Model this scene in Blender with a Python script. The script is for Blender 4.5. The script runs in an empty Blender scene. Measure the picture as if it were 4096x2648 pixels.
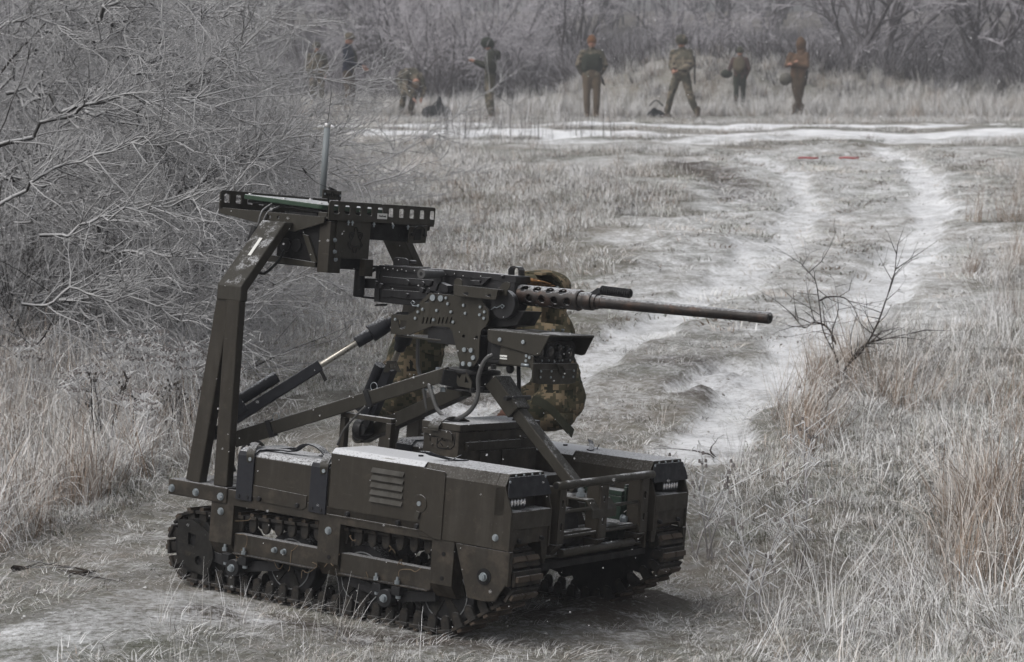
import bpy, bmesh, math, random
import numpy as np
from mathutils import Vector, Matrix
from mathutils.geometry import tessellate_polygon
S = bpy.context.scene
COL = S.collection
rad = math.radians
# ---------------------------------------------------------------- camera
K = 1.12                      # metres per vehicle unit
FPX = 8578.4                  # focal length in photo pixels (4096 wide)
PITCH = rad(6.2)
CR = np.array([[0.82495, 0.56020, 0.07504], [0.08768, 0.00432, -0.99614], [-0.55836, 0.82834, -0.04555]])
CT = np.array([0.28013, 0.50309, 6.39617])
cp, sp = math.cos(PITCH), math.sin(PITCH)
W = np.column_stack([(1, 0, 0), (0, -sp, -cp), (0, cp, -sp)])
mid = np.array([-0.64, 0, -0.389])
H = -float((W @ ((CR @ mid + CT) * K))[2])
cam = bpy.data.cameras.new('camera'); camo = bpy.data.objects.new('camera', cam); COL.objects.link(camo)
camo.location = (0, 0, H); camo.rotation_euler = (math.pi / 2 - PITCH, 0, 0)
cam.sensor_width = 36; cam.lens = FPX / 4096 * 36; cam.clip_start = 0.1; cam.clip_end = 1500
cam.dof.use_dof = True; cam.dof.focus_distance = 7.3; cam.dof.aperture_fstop = 8.0
S.camera = camo
# ---------------------------------------------------------------- light
wd = bpy.data.worlds.new('World'); S.world = wd; wd.use_nodes = True
nt = wd.node_tree; nt.nodes.clear()
sky = nt.nodes.new('ShaderNodeTexSky'); sky.sky_type = 'NISHITA'; sky.sun_disc = False
SUN_EL, SUN_AZ = rad(50), rad(-125)
sky.sun_elevation = SUN_EL; sky.sun_rotation = SUN_AZ; sky.air_density = 1.0; sky.dust_density = 6; sky.ozone_density = 1
hs = nt.nodes.new('ShaderNodeHueSaturation'); hs.inputs['Saturation'].default_value = 0.22
bg = nt.nodes.new('ShaderNodeBackground'); bg.inputs['Strength'].default_value = 0.15
wo = nt.nodes.new('ShaderNodeOutputWorld')
nt.links.new(sky.outputs[0], hs.inputs['Color']); nt.links.new(hs.outputs[0], bg.inputs[0]); nt.links.new(bg.outputs[0], wo.inputs[0])
sl = bpy.data.lights.new('sun', 'SUN'); sl.energy = 0.75; sl.angle = rad(50); sl.color = (1, 0.98, 0.95)
slo = bpy.data.objects.new('sun', sl); COL.objects.link(slo)
slo.rotation_euler = (math.pi / 2 - SUN_EL, 0, math.pi - SUN_AZ)
S.view_settings.view_transform = 'Standard'; S.view_settings.look = 'None'; S.view_settings.gamma = 1
S.view_settings.use_curve_mapping = False; S.view_settings.exposure = 0.06
S.render.engine = 'CYCLES'
cy = S.cycles; cy.max_bounces = 5; cy.diffuse_bounces = 3; cy.glossy_bounces = 2; cy.transmission_bounces = 2
cy.volume_bounces = 0; cy.transparent_max_bounces = 4; cy.use_denoising = True; cy.caustics_reflective = False; cy.caustics_refractive = False
cy.use_adaptive_sampling = True
# ---------------------------------------------------------------- projection helpers
def ray(px, py):
    d = np.array([(px - 2048) / FPX, (py - 1324) / FPX, 1.0]); return d
def at(q, ax, val):
    """photo point q lying on the vehicle plane axis ax = val -> vehicle coordinates"""
    D = CR.T @ ray(*q); O = -CR.T @ CT; s = (val - O[ax]) / D[ax]; return O + s * D
def wat(q, depth):
    """photo point (2382-wide units) at a given distance ahead of the camera -> world"""
    d = W @ ray(q[0] * 1.7196, q[1] * 1.7196); s = depth / d[1]; return Vector((d[0] * s, d[1] * s, H + d[2] * s))
zm = lambda x0, y0, s: (lambda x, y: (x0 + x / s, y0 + y / s))
zA = zm(1900, 1780, 2.2); zB = zm(660, 1780, 2.2); zC = zm(1300, 1880, 2.2); zT = zm(840, 720, 3.348); zE = zm(1260, 740, 3.348)
zF = zm(1400, 1000, 2.851); zG = zm(1900, 1220, 3.85); zH = zm(1640, 1420, 2.655); zI = zm(700, 1300, 1.925)
zD = lambda x, y: (x * 1.7196, y * 1.7196)
VM = Matrix(((W @ CR).tolist())).to_4x4(); VM.translation = Vector((W @ (CT * K)).tolist()) + Vector((0, 0, H))
# ---------------------------------------------------------------- materials
def new_mat(name):
    m = bpy.data.materials.new(name); m.use_nodes = True; t = m.node_tree; b = t.nodes['Principled BSDF']; return m, t, b
def N(t, k, **kw):
    n = t.nodes.new(k)
    for a, v in kw.items(): setattr(n, a, v)
    return n
def noise(t, scale, detail=4, rough=0.6, vec=None, out='Fac'):
    n = N(t, 'ShaderNodeTexNoise'); n.inputs['Scale'].default_value = scale; n.inputs['Detail'].default_value = detail; n.inputs['Roughness'].default_value = rough
    if vec: t.links.new(vec, n.inputs['Vector'])
    return n.outputs[out]
def ramp(t, fac, stops, interp='LINEAR'):
    r = N(t, 'ShaderNodeValToRGB'); r.color_ramp.interpolation = interp; e = r.color_ramp.elements
    while len(e) < len(stops): e.new(0.5)
    for i, (p, c) in enumerate(stops):
        e[i].position = p; e[i].color = (c, c, c, 1) if not hasattr(c, '__len__') else (*c[:3], 1)
    t.links.new(fac, r.inputs[0]); return r.outputs[0]
def mix(t, fac, a, b, mode='MIX'):
    n = N(t, 'ShaderNodeMix', data_type='RGBA', blend_type=mode)
    for s, v in ((n.inputs[0], fac), (n.inputs[6], a), (n.inputs[7], b)):
        if hasattr(v, 'links') or isinstance(v, bpy.types.NodeSocket): t.links.new(v, s)
        elif hasattr(v, '__len__'): s.default_value = (*v[:3], 1)
        else: s.default_value = v
    return n.outputs[2]
def math_(t, op, a, b=0.0, clamp=False):
    n = N(t, 'ShaderNodeMath', operation=op, use_clamp=clamp)
    for s, v in ((n.inputs[0], a), (n.inputs[1], b)):
        if isinstance(v, bpy.types.NodeSocket): t.links.new(v, s)
        else: s.default_value = v
    return n.outputs[0]
def coords(t): return N(t, 'ShaderNodeTexCoord').outputs['Object']
def metal(name, col, rough=0.45, met=0.0, snow=0.0, wear=0.5, mud_tone=0.0, spec=0.28, grain=0.0, mudcol=(0.05, 0.04, 0.03)):
    """painted or bare metal: tone variation, dirt, fine grain and a dusting of snow on faces that look up"""
    m, t, b = new_mat(name); c = coords(t)
    base = mix(t, ramp(t, noise(t, 9, 5, .65, c), [(0.3, 0), (0.7, 1)]), [x * (1 - .22 * wear) for x in col], [x * (1 + .25 * wear) for x in col])
    if mud_tone:
        base = mix(t, ramp(t, noise(t, 14, 8, .7, c), [(0.62 - .35 * mud_tone, 0), (0.78 - .2 * mud_tone, 1)]), base, mudcol)
    base = mix(t, math_(t, 'MULTIPLY', ramp(t, noise(t, 95, 2, .5, c), [(0.7, 0), (0.8, 1)]), 0.22), base, (0.2, 0.2, 0.2))
    if wear > .35 and met < .6:
        mp = N(t, 'ShaderNodeMapping'); mp.inputs['Scale'].default_value = (26, 26, 3.5); t.links.new(c, mp.inputs[0])
        dust = math_(t, 'MULTIPLY', ramp(t, noise(t, 1, 6, .7, mp.outputs[0]), [(0.5, 0), (0.75, 1)]), .4)
        base = mix(t, dust, base, [x * 1.6 + .022 for x in col])
        mp2 = N(t, 'ShaderNodeMapping'); mp2.inputs['Scale'].default_value = (8, 60, 90); mp2.inputs['Rotation'].default_value = (.5, .4, .3); t.links.new(c, mp2.inputs[0])
        base = mix(t, math_(t, 'MULTIPLY', ramp(t, noise(t, 1, 3, .6, mp2.outputs[0]), [(0.7, 0), (0.72, 1)]), .35), base, [x * 2 + .03 for x in col])
    rr = ramp(t, noise(t, 30, 4, .6, c), [(0.3, max(0, rough - .12)), (0.7, min(1, rough + .18))])
    if snow:
        g = N(t, 'ShaderNodeNewGeometry'); sx = N(t, 'ShaderNodeSeparateXYZ'); t.links.new(g.outputs['Normal'], sx.inputs[0])
        up = ramp(t, sx.outputs[2], [(0.45, 0), (0.97, 1)])
        k = math_(t, 'MULTIPLY', up, math_(t, 'ADD', ramp(t, noise(t, 150, 4, .8, c), [(0.34, 0), (0.62, 1)]), math_(t, 'MULTIPLY', noise(t, 3, 3, .5, c), 0.35)), True)
        if name.endswith('frosted'): k = math_(t, 'MULTIPLY', k, ramp(t, noise(t, 16, 5, .7, c), [(0.42, .12), (0.58, 1)]))
        k = ramp(t, math_(t, 'MULTIPLY', k, snow), [(0.18, 0), (0.75, 1)])
        base = mix(t, k, base, (0.52, 0.53, 0.55)); rr = mix(t, k, rr, (0.9, 0.9, 0.9))
    t.links.new(base, b.inputs['Base Color']); t.links.new(rr, b.inputs['Roughness'])
    b.inputs['Metallic'].default_value = met; b.inputs['Specular IOR Level'].default_value = spec
    bp = N(t, 'ShaderNodeBump'); bp.inputs['Strength'].default_value = 0.12 + grain; bp.inputs['Distance'].default_value = 0.002
    t.links.new(noise(t, 220, 3, .6, c), bp.inputs['Height']); t.links.new(bp.outputs[0], b.inputs['Normal'])
    return m
M = {}
M['paint'] = metal('olive_paint', (0.0215, 0.018, 0.0132), .5, 0, .95, .5, .12)
M['dusted'] = metal('olive_paint_dusted', (0.022, 0.0185, 0.0135), .5, 0, 2.1, .5, .1)
M['paint2'] = metal('olive_paint_dirty', (0.018, 0.015, 0.011), .58, 0, .55, .6, .4)
M['clean'] = metal('olive_paint_clean', (0.0225, 0.02, 0.0148), .5, 0, .6, .4, 0)
M['frosted'] = metal('olive_paint_frosted', (0.023, 0.0205, 0.0155), .5, 0, .85, .4, 0)
M['black'] = metal('black_parts', (0.007, 0.007, 0.008), .5, 0, .35, .4, 0)
M['gun'] = metal('gun_steel', (0.0125, 0.0125, 0.014), .38, .4, 1.25, .5, 0, .5)
M['barrel'] = metal('barrel_steel', (0.02, 0.017, 0.016), .38, .5, .8, .9, .32, .5, 0, (0.085, 0.045, 0.03))
M['zinc'] = metal('zinc_bolts', (0.27, 0.3, 0.32), .4, .7, .2, .2, 0)
M['chrome'] = metal('polished_rod', (0.36, 0.34, 0.3), .28, .9, .1, .2, 0)
M['rubber'] = metal('black_rubber', (0.007, 0.007, 0.008), .75, 0, .5, .3, 0)
M['strap'] = metal('blue_black_strap', (0.01, 0.011, 0.015), .6, 0, .75, .3, 0)
M['track'] = metal('track_rubber', (0.01, 0.009, 0.008), .8, 0, .3, .5, .5, .3, .4)
M['cleat'] = metal('muddy_cleats', (0.035, 0.028, 0.022), .85, 0, .35, .6, .85, .2, .5, (0.07, 0.054, 0.042))
M['green'] = metal('green_ammo_can', (0.02, 0.036, 0.026), .4, 0, .8, .4, 0)
M['panelgreen'] = metal('green_terminal', (0.022, 0.045, 0.028), .4, 0, .9, .3, 0)
M['white'] = metal('white_sticker', (0.6, 0.6, 0.58), .5, 0, 0, .1, 0)
M['grey'] = metal('grey_tube', (0.17, 0.19, 0.2), .5, 0, .3, .2, 0)
M['silver'] = metal('bare_aluminium', (0.5, 0.5, 0.5), .35, .8, .3, .2, 0)
M['hose'] = metal('grey_hose', (0.06, 0.06, 0.06), .55, 0, .6, .3, 0)
M['dark'] = metal('dark_inside', (0.003, 0.003, 0.0035), .7, 0, 0, .3, 0)
M['brass'] = metal('brass', (0.3, 0.16, 0.07), .35, .6, .4, .3, 0)
M['rim'] = metal('frosted_rim', (0.13, 0.135, 0.14), .8, 0, .5, .5, 0, .2, .6)
M['spoke'] = metal('wheel_paint', (0.007, 0.0065, 0.0055), .8, 0, .2, .5, .2)
mm, t_, b_ = new_mat('lens_glass'); b_.inputs['Base Color'].default_value = (0.01, 0.01, 0.013, 1); b_.inputs['Roughness'].default_value = .06; M['glass'] = mm
mm, t_, b_ = new_mat('led_reflector'); b_.inputs['Base Color'].default_value = (0.75, 0.75, 0.78, 1); b_.inputs['Metallic'].default_value = .7; b_.inputs['Roughness'].default_value = .15; M['led'] = mm
def camo(name, cols, size=0.014, scale=7, frost=0.0):
    m, t, b = new_mat(name); c = coords(t)
    sn = N(t, 'ShaderNodeVectorMath', operation='SNAP'); t.links.new(c, sn.inputs[0]); sn.inputs[1].default_value = (size,) * 3
    a = ramp(t, noise(t, scale, 4, .7, sn.outputs[0]), [(0, cols[0]), (0.44, cols[1]), (0.53, cols[2]), (0.62, cols[3])], 'CONSTANT')
    a = mix(t, math_(t, 'MULTIPLY', noise(t, 25, 4, .6, c), 0.35), a, [x * .5 for x in cols[0]])
    if frost:
        a = mix(t, ramp(t, noise(t, 90, 3, .7, c), [(0.75 - frost * .3, 0), (0.8, 1)]), a, (0.4, 0.4, 0.4))
    t.links.new(a, b.inputs['Base Color']); b.inputs['Roughness'].default_value = .9; b.inputs['Specular IOR Level'].default_value = .15
    bp = N(t, 'ShaderNodeBump'); bp.inputs['Strength'].default_value = .5; bp.inputs['Distance'].default_value = 0.01
    t.links.new(noise(t, 16, 5, .6, c), bp.inputs['Height']); t.links.new(bp.outputs[0], b.inputs['Normal'])
    return m
M['camo'] = camo('pixel_camouflage', [(0.03, 0.032, 0.02), (0.075, 0.066, 0.042), (0.2, 0.155, 0.1), (0.02, 0.02, 0.014)], .0115, 10, .1)
def cloth(name, col, frost=0.1):
    return camo(name, [[x * .8 for x in col], col, [x * 1.15 for x in col], [x * .9 for x in col]], 0.001, 6, frost)
M['skin'] = cloth('skin', (0.36, 0.2, 0.15), 0)
# ---------------------------------------------------------------- mesh building
class MB:
    def __init__(s): s.v = []; s.f = []; s.sm = []
    def add(s, vs, fs, smooth=False):
        o = len(s.v); s.v += [tuple(map(float, p)) for p in vs]
        for f in fs: s.f.append([i + o for i in f]); s.sm.append(smooth)
        return s
    def box(s, x0, x1, y0, y1, z0, z1):
        return s.add([(x, y, z) for x in (x0, x1) for y in (y0, y1) for z in (z0, z1)],
                     [(0, 1, 3, 2), (4, 6, 7, 5), (0, 4, 5, 1), (2, 3, 7, 6), (0, 2, 6, 4), (1, 5, 7, 3)])
    def prism(s, poly, ax, a, b, holes=()):
        def P(u, w, c): return {'x': (c, u, w), 'y': (u, c, w), 'z': (u, w, c)}[ax]
        loops = [list(poly)] + [list(h) for h in holes]
        if holes:
            flat = [p for l in loops for p in l]
            tris = tessellate_polygon([[Vector((p[0], p[1], 0)) for p in l] for l in loops])
            n = len(flat)
            fs = [list(q) for q in tris] + [[i + n for i in reversed(q)] for q in tris]
            s.add([P(p[0], p[1], a) for p in flat] + [P(p[0], p[1], b) for p in flat], fs)
            o = len(s.v) - 2 * n; k = 0
            for l in loops:
                m = len(l)
                for i in range(m): s.f.append([o + k + i, o + k + (i + 1) % m, o + n + k + (i + 1) % m, o + n + k + i]); s.sm.append(False)
                k += m
        else:
            n = len(poly)
            s.add([P(p[0], p[1], a) for p in poly] + [P(p[0], p[1], b) for p in poly],
                  [list(range(n))[::-1], list(range(n, 2 * n))] + [[i, (i + 1) % n, n + (i + 1) % n, n + i] for i in range(n)])
        return s
    def cyl(s, p0, p1, r0, r1=None, n=20, caps=True):
        p0 = Vector(p0); p1 = Vector(p1); r1 = r0 if r1 is None else r1
        d = (p1 - p0).normalized(); u = d.orthogonal().normalized(); w = d.cross(u)
        vs = [p + (u * math.cos(a) + w * math.sin(a)) * r for p, r in ((p0, r0), (p1, r1)) for a in [2 * math.pi * i / n for i in range(n)]]
        s.add(vs, [(i, (i + 1) % n, n + (i + 1) % n, n + i) for i in range(n)], n > 8)
        if caps:
            o = len(s.v) - 2 * n; s.f += [list(range(o, o + n))[::-1], list(range(o + n, o + 2 * n))]; s.sm += [False, False]
        return s
    def tube(s, pts, r, n=8, close=False, flat=None):
        pts = [Vector(p) for p in pts]; rs = r if hasattr(r, '__len__') else [r] * len(pts); vs = []; u = None
        for i, p in enumerate(pts):
            d = (pts[min(i + 1, len(pts) - 1)] - pts[max(i - 1, 0)]).normalized()
            u = d.orthogonal().normalized() if u is None else (u - d * u.dot(d)).normalized()
            w = d.cross(u)
            vs += [p + (u * math.cos(2 * math.pi * k / n) + w * math.sin(2 * math.pi * k / n)) * rs[i] for k in range(n)]
        fs = [(i * n + k, i * n + (k + 1) % n, (i + 1) * n + (k + 1) % n, (i + 1) * n + k) for i in range(len(pts) - 1) for k in range(n)]
        s.add(vs, fs, True); o = len(s.v) - len(vs)
        s.f += [list(range(o, o + n))[::-1], list(range(len(s.v) - n, len(s.v)))]; s.sm += [False, False]
        return s
    def bar(s, p0, p1, w, h, up=(0, 0, 1), w1=None, h1=None):
        p0 = Vector(p0); p1 = Vector(p1); d = (p1 - p0).normalized(); u = d.cross(Vector(up)).normalized(); v = u.cross(d)
        w1 = w if w1 is None else w1; h1 = h if h1 is None else h1
        vs = [p + u * a * ww / 2 + v * b * hh / 2 for p, ww, hh in ((p0, w, h), (p1, w1, h1)) for a, b in ((-1, -1), (1, -1), (1, 1), (-1, 1))]
        return s.add(vs, [(0, 1, 2, 3), (7, 6, 5, 4), (0, 4, 5, 1), (1, 5, 6, 2), (2, 6, 7, 3), (3, 7, 4, 0)])
    def band(s, pts, wid, th, side):
        """flat strap along pts; side = direction of its width"""
        pts = [Vector(p) for p in pts]; sd = Vector(side).normalized(); vs = []
        for i, p in enumerate(pts):
            d = (pts[min(i + 1, len(pts) - 1)] - pts[max(i - 1, 0)]).normalized(); nn = sd.cross(d).normalized()
            vs += [p + sd * a * wid / 2 + nn * b * th / 2 for a, b in ((-1, -1), (1, -1), (1, 1), (-1, 1))]
        fs = [(i * 4 + k, i * 4 + (k + 1) % 4, i * 4 + 4 + (k + 1) % 4, i * 4 + 4 + k) for i in range(len(pts) - 1) for k in range(4)]
        return s.add(vs, fs + [(3, 2, 1, 0), tuple(len(vs) - 4 + k for k in range(4))])
    def ball(s, c, r, nu=10, nv=6, sc=(1, 1, 1)):
        c = Vector(c); vs = [c + Vector((0, 0, r * sc[2]))]
        for j in range(1, nv):
            for i in range(nu):
                a, b = math.pi * j / nv, 2 * math.pi * i / nu
                vs.append(c + Vector((r * sc[0] * math.sin(a) * math.cos(b), r * sc[1] * math.sin(a) * math.sin(b), r * sc[2] * math.cos(a))))
        vs.append(c - Vector((0, 0, r * sc[2]))); L = len(vs) - 1
        fs = [(0, 1 + i, 1 + (i + 1) % nu) for i in range(nu)]
        fs += [(1 + (j - 1) * nu + i, 1 + j * nu + i, 1 + j * nu + (i + 1) % nu, 1 + (j - 1) * nu + (i + 1) % nu) for j in range(1, nv - 1) for i in range(nu)]
        fs += [(L, L - nu + (i + 1) % nu, L - nu + i) for i in range(nu)]
        return s.add(vs, fs, True)
    def build(s, name, mat, parent=None, bevel=0, k=K, my=False, seg=2):
        vs = [(x * k, (-y if my else y) * k, z * k) for x, y, z in s.v]
        me = bpy.data.meshes.new(name); me.from_pydata(vs, [], s.f)
        bm = bmesh.new(); bm.from_mesh(me); bmesh.ops.recalc_face_normals(bm, faces=bm.faces); bm.to_mesh(me); bm.free()
        me.polygons.foreach_set('use_smooth', s.sm); me.materials.append(M[mat] if isinstance(mat, str) else mat)
        o = bpy.data.objects.new(name, me); COL.objects.link(o)
        if parent: o.parent = parent
        if bevel:
            b = o.modifiers.new('bevel', 'BEVEL'); b.width = bevel * k; b.segments = seg; b.limit_method = 'ANGLE'; b.angle_limit = rad(35)
        return o
def tag(o, label=None, cat=None, group=None, kind=None):
    if label: o['label'] = label
    if cat: o['category'] = cat
    if group: o['group'] = group
    if kind: o['kind'] = kind
    return o
def empty(name, mtx=None, parent=None):
    o = bpy.data.objects.new(name, None); COL.objects.link(o); o.empty_display_size = .1
    if mtx is not None: o.matrix_world = mtx
    if parent: o.parent = parent
    return o
def copy(src, parent=None, loc=None, rot=None):
    o = src.copy(); COL.objects.link(o)
    if parent: o.parent = parent
    if loc is not None: o.location = loc
    if rot is not None: o.rotation_euler = rot
    return o
def circ(cx, cy, r, n=16, ry=None): return [(cx + r * math.cos(2 * math.pi * i / n), cy + (ry or r) * math.sin(2 * math.pi * i / n)) for i in range(n)]
def rrect(x0, x1, y0, y1, r, n=4):
    o = []
    for cx, cy, a0 in ((x1 - r, y1 - r, 0), (x0 + r, y1 - r, 90), (x0 + r, y0 + r, 180), (x1 - r, y0 + r, 270)):
        o += [(cx + r * math.cos(rad(a0 + 90 * i / n)), cy + r * math.sin(rad(a0 + 90 * i / n))) for i in range(n + 1)]
    return o
def pl(ax, val, f, pts):
    """photo points of zoom f on plane -> the two in-plane coordinates"""
    r = [at(f(*p), ax, val) for p in pts]; a, b = [i for i in (0, 1, 2) if i != ax]
    return [(q[a], q[b]) for q in r]
def spline(pts, n=6):
    P = [Vector(p) for p in pts]; P = [P[0] * 2 - P[1]] + P + [P[-1] * 2 - P[-2]]; out = []
    for i in range(1, len(P) - 2):
        for k in range(n):
            t = k / n; a, b, c, d = P[i - 1:i + 3]
            out.append(0.5 * ((2 * b) + (c - a) * t + (2 * a - 5 * b + 4 * c - d) * t * t + (3 * b - a - 3 * c + d) * t ** 3))
    return out + [P[-2]]
# ================================================================ TERRAIN
rng = np.random.default_rng(7)
def smooth(a, b, x): t = np.clip((x - a) / (b - a), 0, 1); return t * t * (3 - 2 * t)
_pg = np.random.default_rng(3).random((256, 256))
def vnoise(x, y):
    xi = np.floor(x).astype(int); yi = np.floor(y).astype(int); fx = x - xi; fy = y - yi
    fx = fx * fx * (3 - 2 * fx); fy = fy * fy * (3 - 2 * fy)
    g = lambda a, b: _pg[a & 255, b & 255]
    return (g(xi, yi) * (1 - fx) + g(xi + 1, yi) * fx) * (1 - fy) + (g(xi, yi + 1) * (1 - fx) + g(xi + 1, yi + 1) * fx) * fy
def fbm(x, y, s, o=4):
    r = 0; a = .5
    for i in range(o): r = r + a * (vnoise(x * s + 17 * i, y * s + 31 * i) - .5); s = s * 2.03; a *= .5
    return r
vn = (VM.to_3x3() @ Vector((0, 0, 1))); vp = VM @ (Vector((-0.64, 0, -0.400)) * K)
def base_z(x, y):
    return np.interp(y, [-30, 8, 40, 47, 60, 80, 120, 400], [-.2, 0, 1.22, 1.33, 1.9, 3.6, 6.5, 9]) + .12 * smooth(1.6, 4.0, x - .12 * (y - 7)) * (1 - smooth(25, 38, y))
MOUNDS = [(4.2, 52.5, 2.6, 1.6, .95), (7.4, 54, 4.0, 2.0, .7), (1.5, 58, 3, 2, .5), (15, 56, 6, 3, .6), (-.8, 24, 2.5, 2.5, .22), (1.0, 19, 1.6, 2.0, .16), (3.0, 27, 1.5, 1.4, .18)]
def strips():
    out = []
    for pts, w, s in STRIPS_PX:
        out.append(([ground_px(*p) for p in pts], w, s))
    return out
def hz(x, y, detail=True):
    x = np.asarray(x, float); y = np.asarray(y, float)
    z = base_z(x, y) + .0
    for mx, my, sx, sy, h in MOUNDS: z = z + h * np.exp(-((x - mx) / sx) ** 2 - ((y - my) / sy) ** 2)
    if detail: z = z + fbm(x, y, .55, 3) * .22 * smooth(9, 16, y) + fbm(x + 5, y, 2.2, 4) * .07
    pz = vp.z - ((x - vp.x) * vn.x + (y - vp.y) * vn.y) / vn.z
    if detail: pz = pz + (fbm(x, y, 3.0, 4)) * .02
    d = np.sqrt(((x - vp.x) / 1.0) ** 2 + ((y - vp.y) / 1.0) ** 2)
    w = 1 - smooth(.95, 2.4, d)
    return z * (1 - w) + pz * w
def ground_px(px, py):
    """where the sight line through a photo point meets the ground (set out once, then plain world geometry)"""
    d = W @ ray(px * 1.7196, py * 1.7196); lo, hi = 3.0, 160.0; prev = 3.0
    for Y in np.geomspace(3, 160, 300):
        s = Y / d[1]
        if H + d[2] * s < hz(d[0] * s, Y, False): hi = Y; lo = prev; break
        prev = Y
    for _ in range(18):
        m = (lo + hi) / 2; s = m / d[1]
        if H + d[2] * s < hz(d[0] * s, m, False): hi = m
        else: lo = m
    s = hi / d[1]; return (float(d[0] * s), hi)
STRIPS_PX = [
    ([(1030, 965), (1200, 930), (1290, 890), (1360, 835), (1430, 790), (1530, 745), (1640, 685), (1750, 615), (1840, 540), (1880, 480), (1860, 430), (1790, 380), (1700, 350)], .28, .86),
    ([(1590, 1060), (1640, 1000), (1690, 945), (1760, 880), (1850, 810), (1950, 735), (2040, 660), (2110, 585), (2160, 510), (2160, 440), (2120, 380), (2040, 335)], .28, .92),
    ([(1560, 905), (1630, 870), (1710, 830)], .16, .9),
    ([(850, 291), (1200, 292), (1700, 294), (2382, 291), (3000, 285)], .95, 1.15),
    ([(850, 306), (1200, 309), (1700, 311), (2382, 306), (3000, 300)], .9, 1.1),
    ([(950, 322), (1300, 325), (1600, 326), (1900, 322), (2382, 318)], 1.0, .8),
    ([(1740, 690), (1880, 590), (1990, 480), (1980, 400), (1900, 350)], 2.0, .62), ([(1500, 900), (1600, 810), (1750, 700)], 1.0, .46), ([(1100, 1000), (1300, 960), (1500, 900)], .7, .5), ([(1400, 1200), (1560, 1150), (1640, 1060)], .5, .36), ([(300, 1180), (420, 1300), (600, 1480), (1000, 1520), (1500, 1460)], .42, .34),
    ([(1350, 340), (1600, 345), (1850, 350), (2050, 352), (2200, 350)], 1.6, .55),
    ([(1500, 380), (1900, 375), (2250, 372)], 2.2, .55), ([(1750, 450), (1950, 440), (2180, 450)], 1.6, .5),
    ([(-300, 1600), (0, 1545), (150, 1490), (330, 1430), (470, 1400), (560, 1440)], .26, .62),
    ([(380, 1290), (300, 1330), (420, 1180)], .25, .3),
    ([(620, 1540), (900, 1560), (1300, 1530)], .3, .25),
]
MUD_PX = [([(950, 930), (1100, 940), (1240, 955)], .35), ([(1230, 1430), (1400, 1440), (1520, 1400)], .22), ([(500, 1420), (800, 1470), (1050, 1500)], .12),
          ([(1560, 382), (1610, 390), (1700, 430), (1730, 460)], .3), ([(1600, 840), (1700, 850), (1650, 900)], .25), ([(1640, 1050), (1700, 1010)], .1), ([(1380, 400), (1440, 395)], .25)]
ST = strips(); MU = [([ground_px(*p) for p in pts], w) for pts, w in MUD_PX]
def dist_poly(x, y, pts):
    d = np.full(x.shape, 1e9)
    for (ax, ay), (bx, by) in zip(pts[:-1], pts[1:]):
        vx, vy = bx - ax, by - ay; L = vx * vx + vy * vy + 1e-9
        t = np.clip(((x - ax) * vx + (y - ay) * vy) / L, 0, 1)
        d = np.minimum(d, np.hypot(x - ax - t * vx, y - ay - t * vy))
    return d
def snow_at(x, y):
    s = np.zeros(x.shape)
    for pts, w, k in ST:
        d = dist_poly(x, y, pts) + (fbm(x, y, 1.3, 5)) * (w * 1.3 + .1)
        s = np.maximum(s, k * (1 - smooth(w * .55, w * 1.25, d)))
    return s
def mud_at(x, y):
    s = np.zeros(x.shape)
    for pts, w in MU: s = np.maximum(s, 1 - smooth(w * .4, w * 1.5, dist_poly(x, y, pts) + fbm(x, y, 2.0, 3) * w))
    return s
def grid_mesh():
    ys = np.concatenate([np.linspace(-25, 5.2, 25), 5.2 + (np.geomspace(1, 29, 470) - 1) * 7.4])
    us = np.sinh(np.linspace(-2.2, 2.2, 420)) / np.sinh(2.2)
    U, Y = np.meshgrid(us, ys); X = U * (14 + np.maximum(Y, 0) * .75)
    return X, Y
GX, GY = grid_mesh(); GZ = hz(GX, GY); SN = snow_at(GX, GY); MUD_SHADE = np.maximum(mud_at(GX, GY), .75 * smooth(53, 60, GY)); MUD_SHADE = np.maximum(MUD_SHADE, .7 * smooth(10, 11.5, GY) * (1 - smooth(-.115, -.085, GX / np.maximum(GY, 1))) * (1 - smooth(34, 38, GY))); MUD_SHADE = np.maximum(MUD_SHADE, .65 * smooth(.115, .15, GX / np.maximum(GY, 1) + .0) * (1 - smooth(12, 16, GY)) * smooth(-.05, .12, fbm(GX, GY, 1.2, 3)))  # mud, darker far ground, and shade painted under the left thicket and verge grass
GZ = GZ - .055 * smooth(.5, .9, SN) * smooth(9, 12, GY) * (1 - smooth(34, 40, GY)) + .02 * MUD_SHADE * fbm(GX, GY, 4, 3) * 6
def arr_mesh(name, V, F, attrs=None, nv=4):
    me = bpy.data.meshes.new(name); me.vertices.add(len(V)); me.vertices.foreach_set('co', np.asarray(V, np.float32).ravel())
    me.loops.add(F.size); me.loops.foreach_set('vertex_index', F.astype(np.int32).ravel())
    me.polygons.add(len(F)); me.polygons.foreach_set('loop_start', (np.arange(len(F)) * nv).astype(np.int32))
    try: me.polygons.foreach_set('loop_total', np.full(len(F), nv, np.int32))
    except Exception: pass
    for k, v in (attrs or {}).items():
        a = me.attributes.new(k, 'FLOAT', 'POINT'); a.data.foreach_set('value', np.asarray(v, np.float32))
    me.update(calc_edges=True); me.polygons.foreach_set('use_smooth', np.ones(len(F), bool)); return me
nr, nc = GX.shape; idx = np.arange(nr * nc).reshape(nr, nc)
F = np.stack([idx[:-1, :-1], idx[:-1, 1:], idx[1:, 1:], idx[1:, :-1]], -1).reshape(-1, 4)
gm = arr_mesh('ground', np.stack([GX, GY, GZ], -1).reshape(-1, 3), F, dict(snow=SN.ravel(), mud_tone=MUD_SHADE.ravel()))
m, t, b = new_mat('frosted_ground'); c = coords(t)
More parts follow.
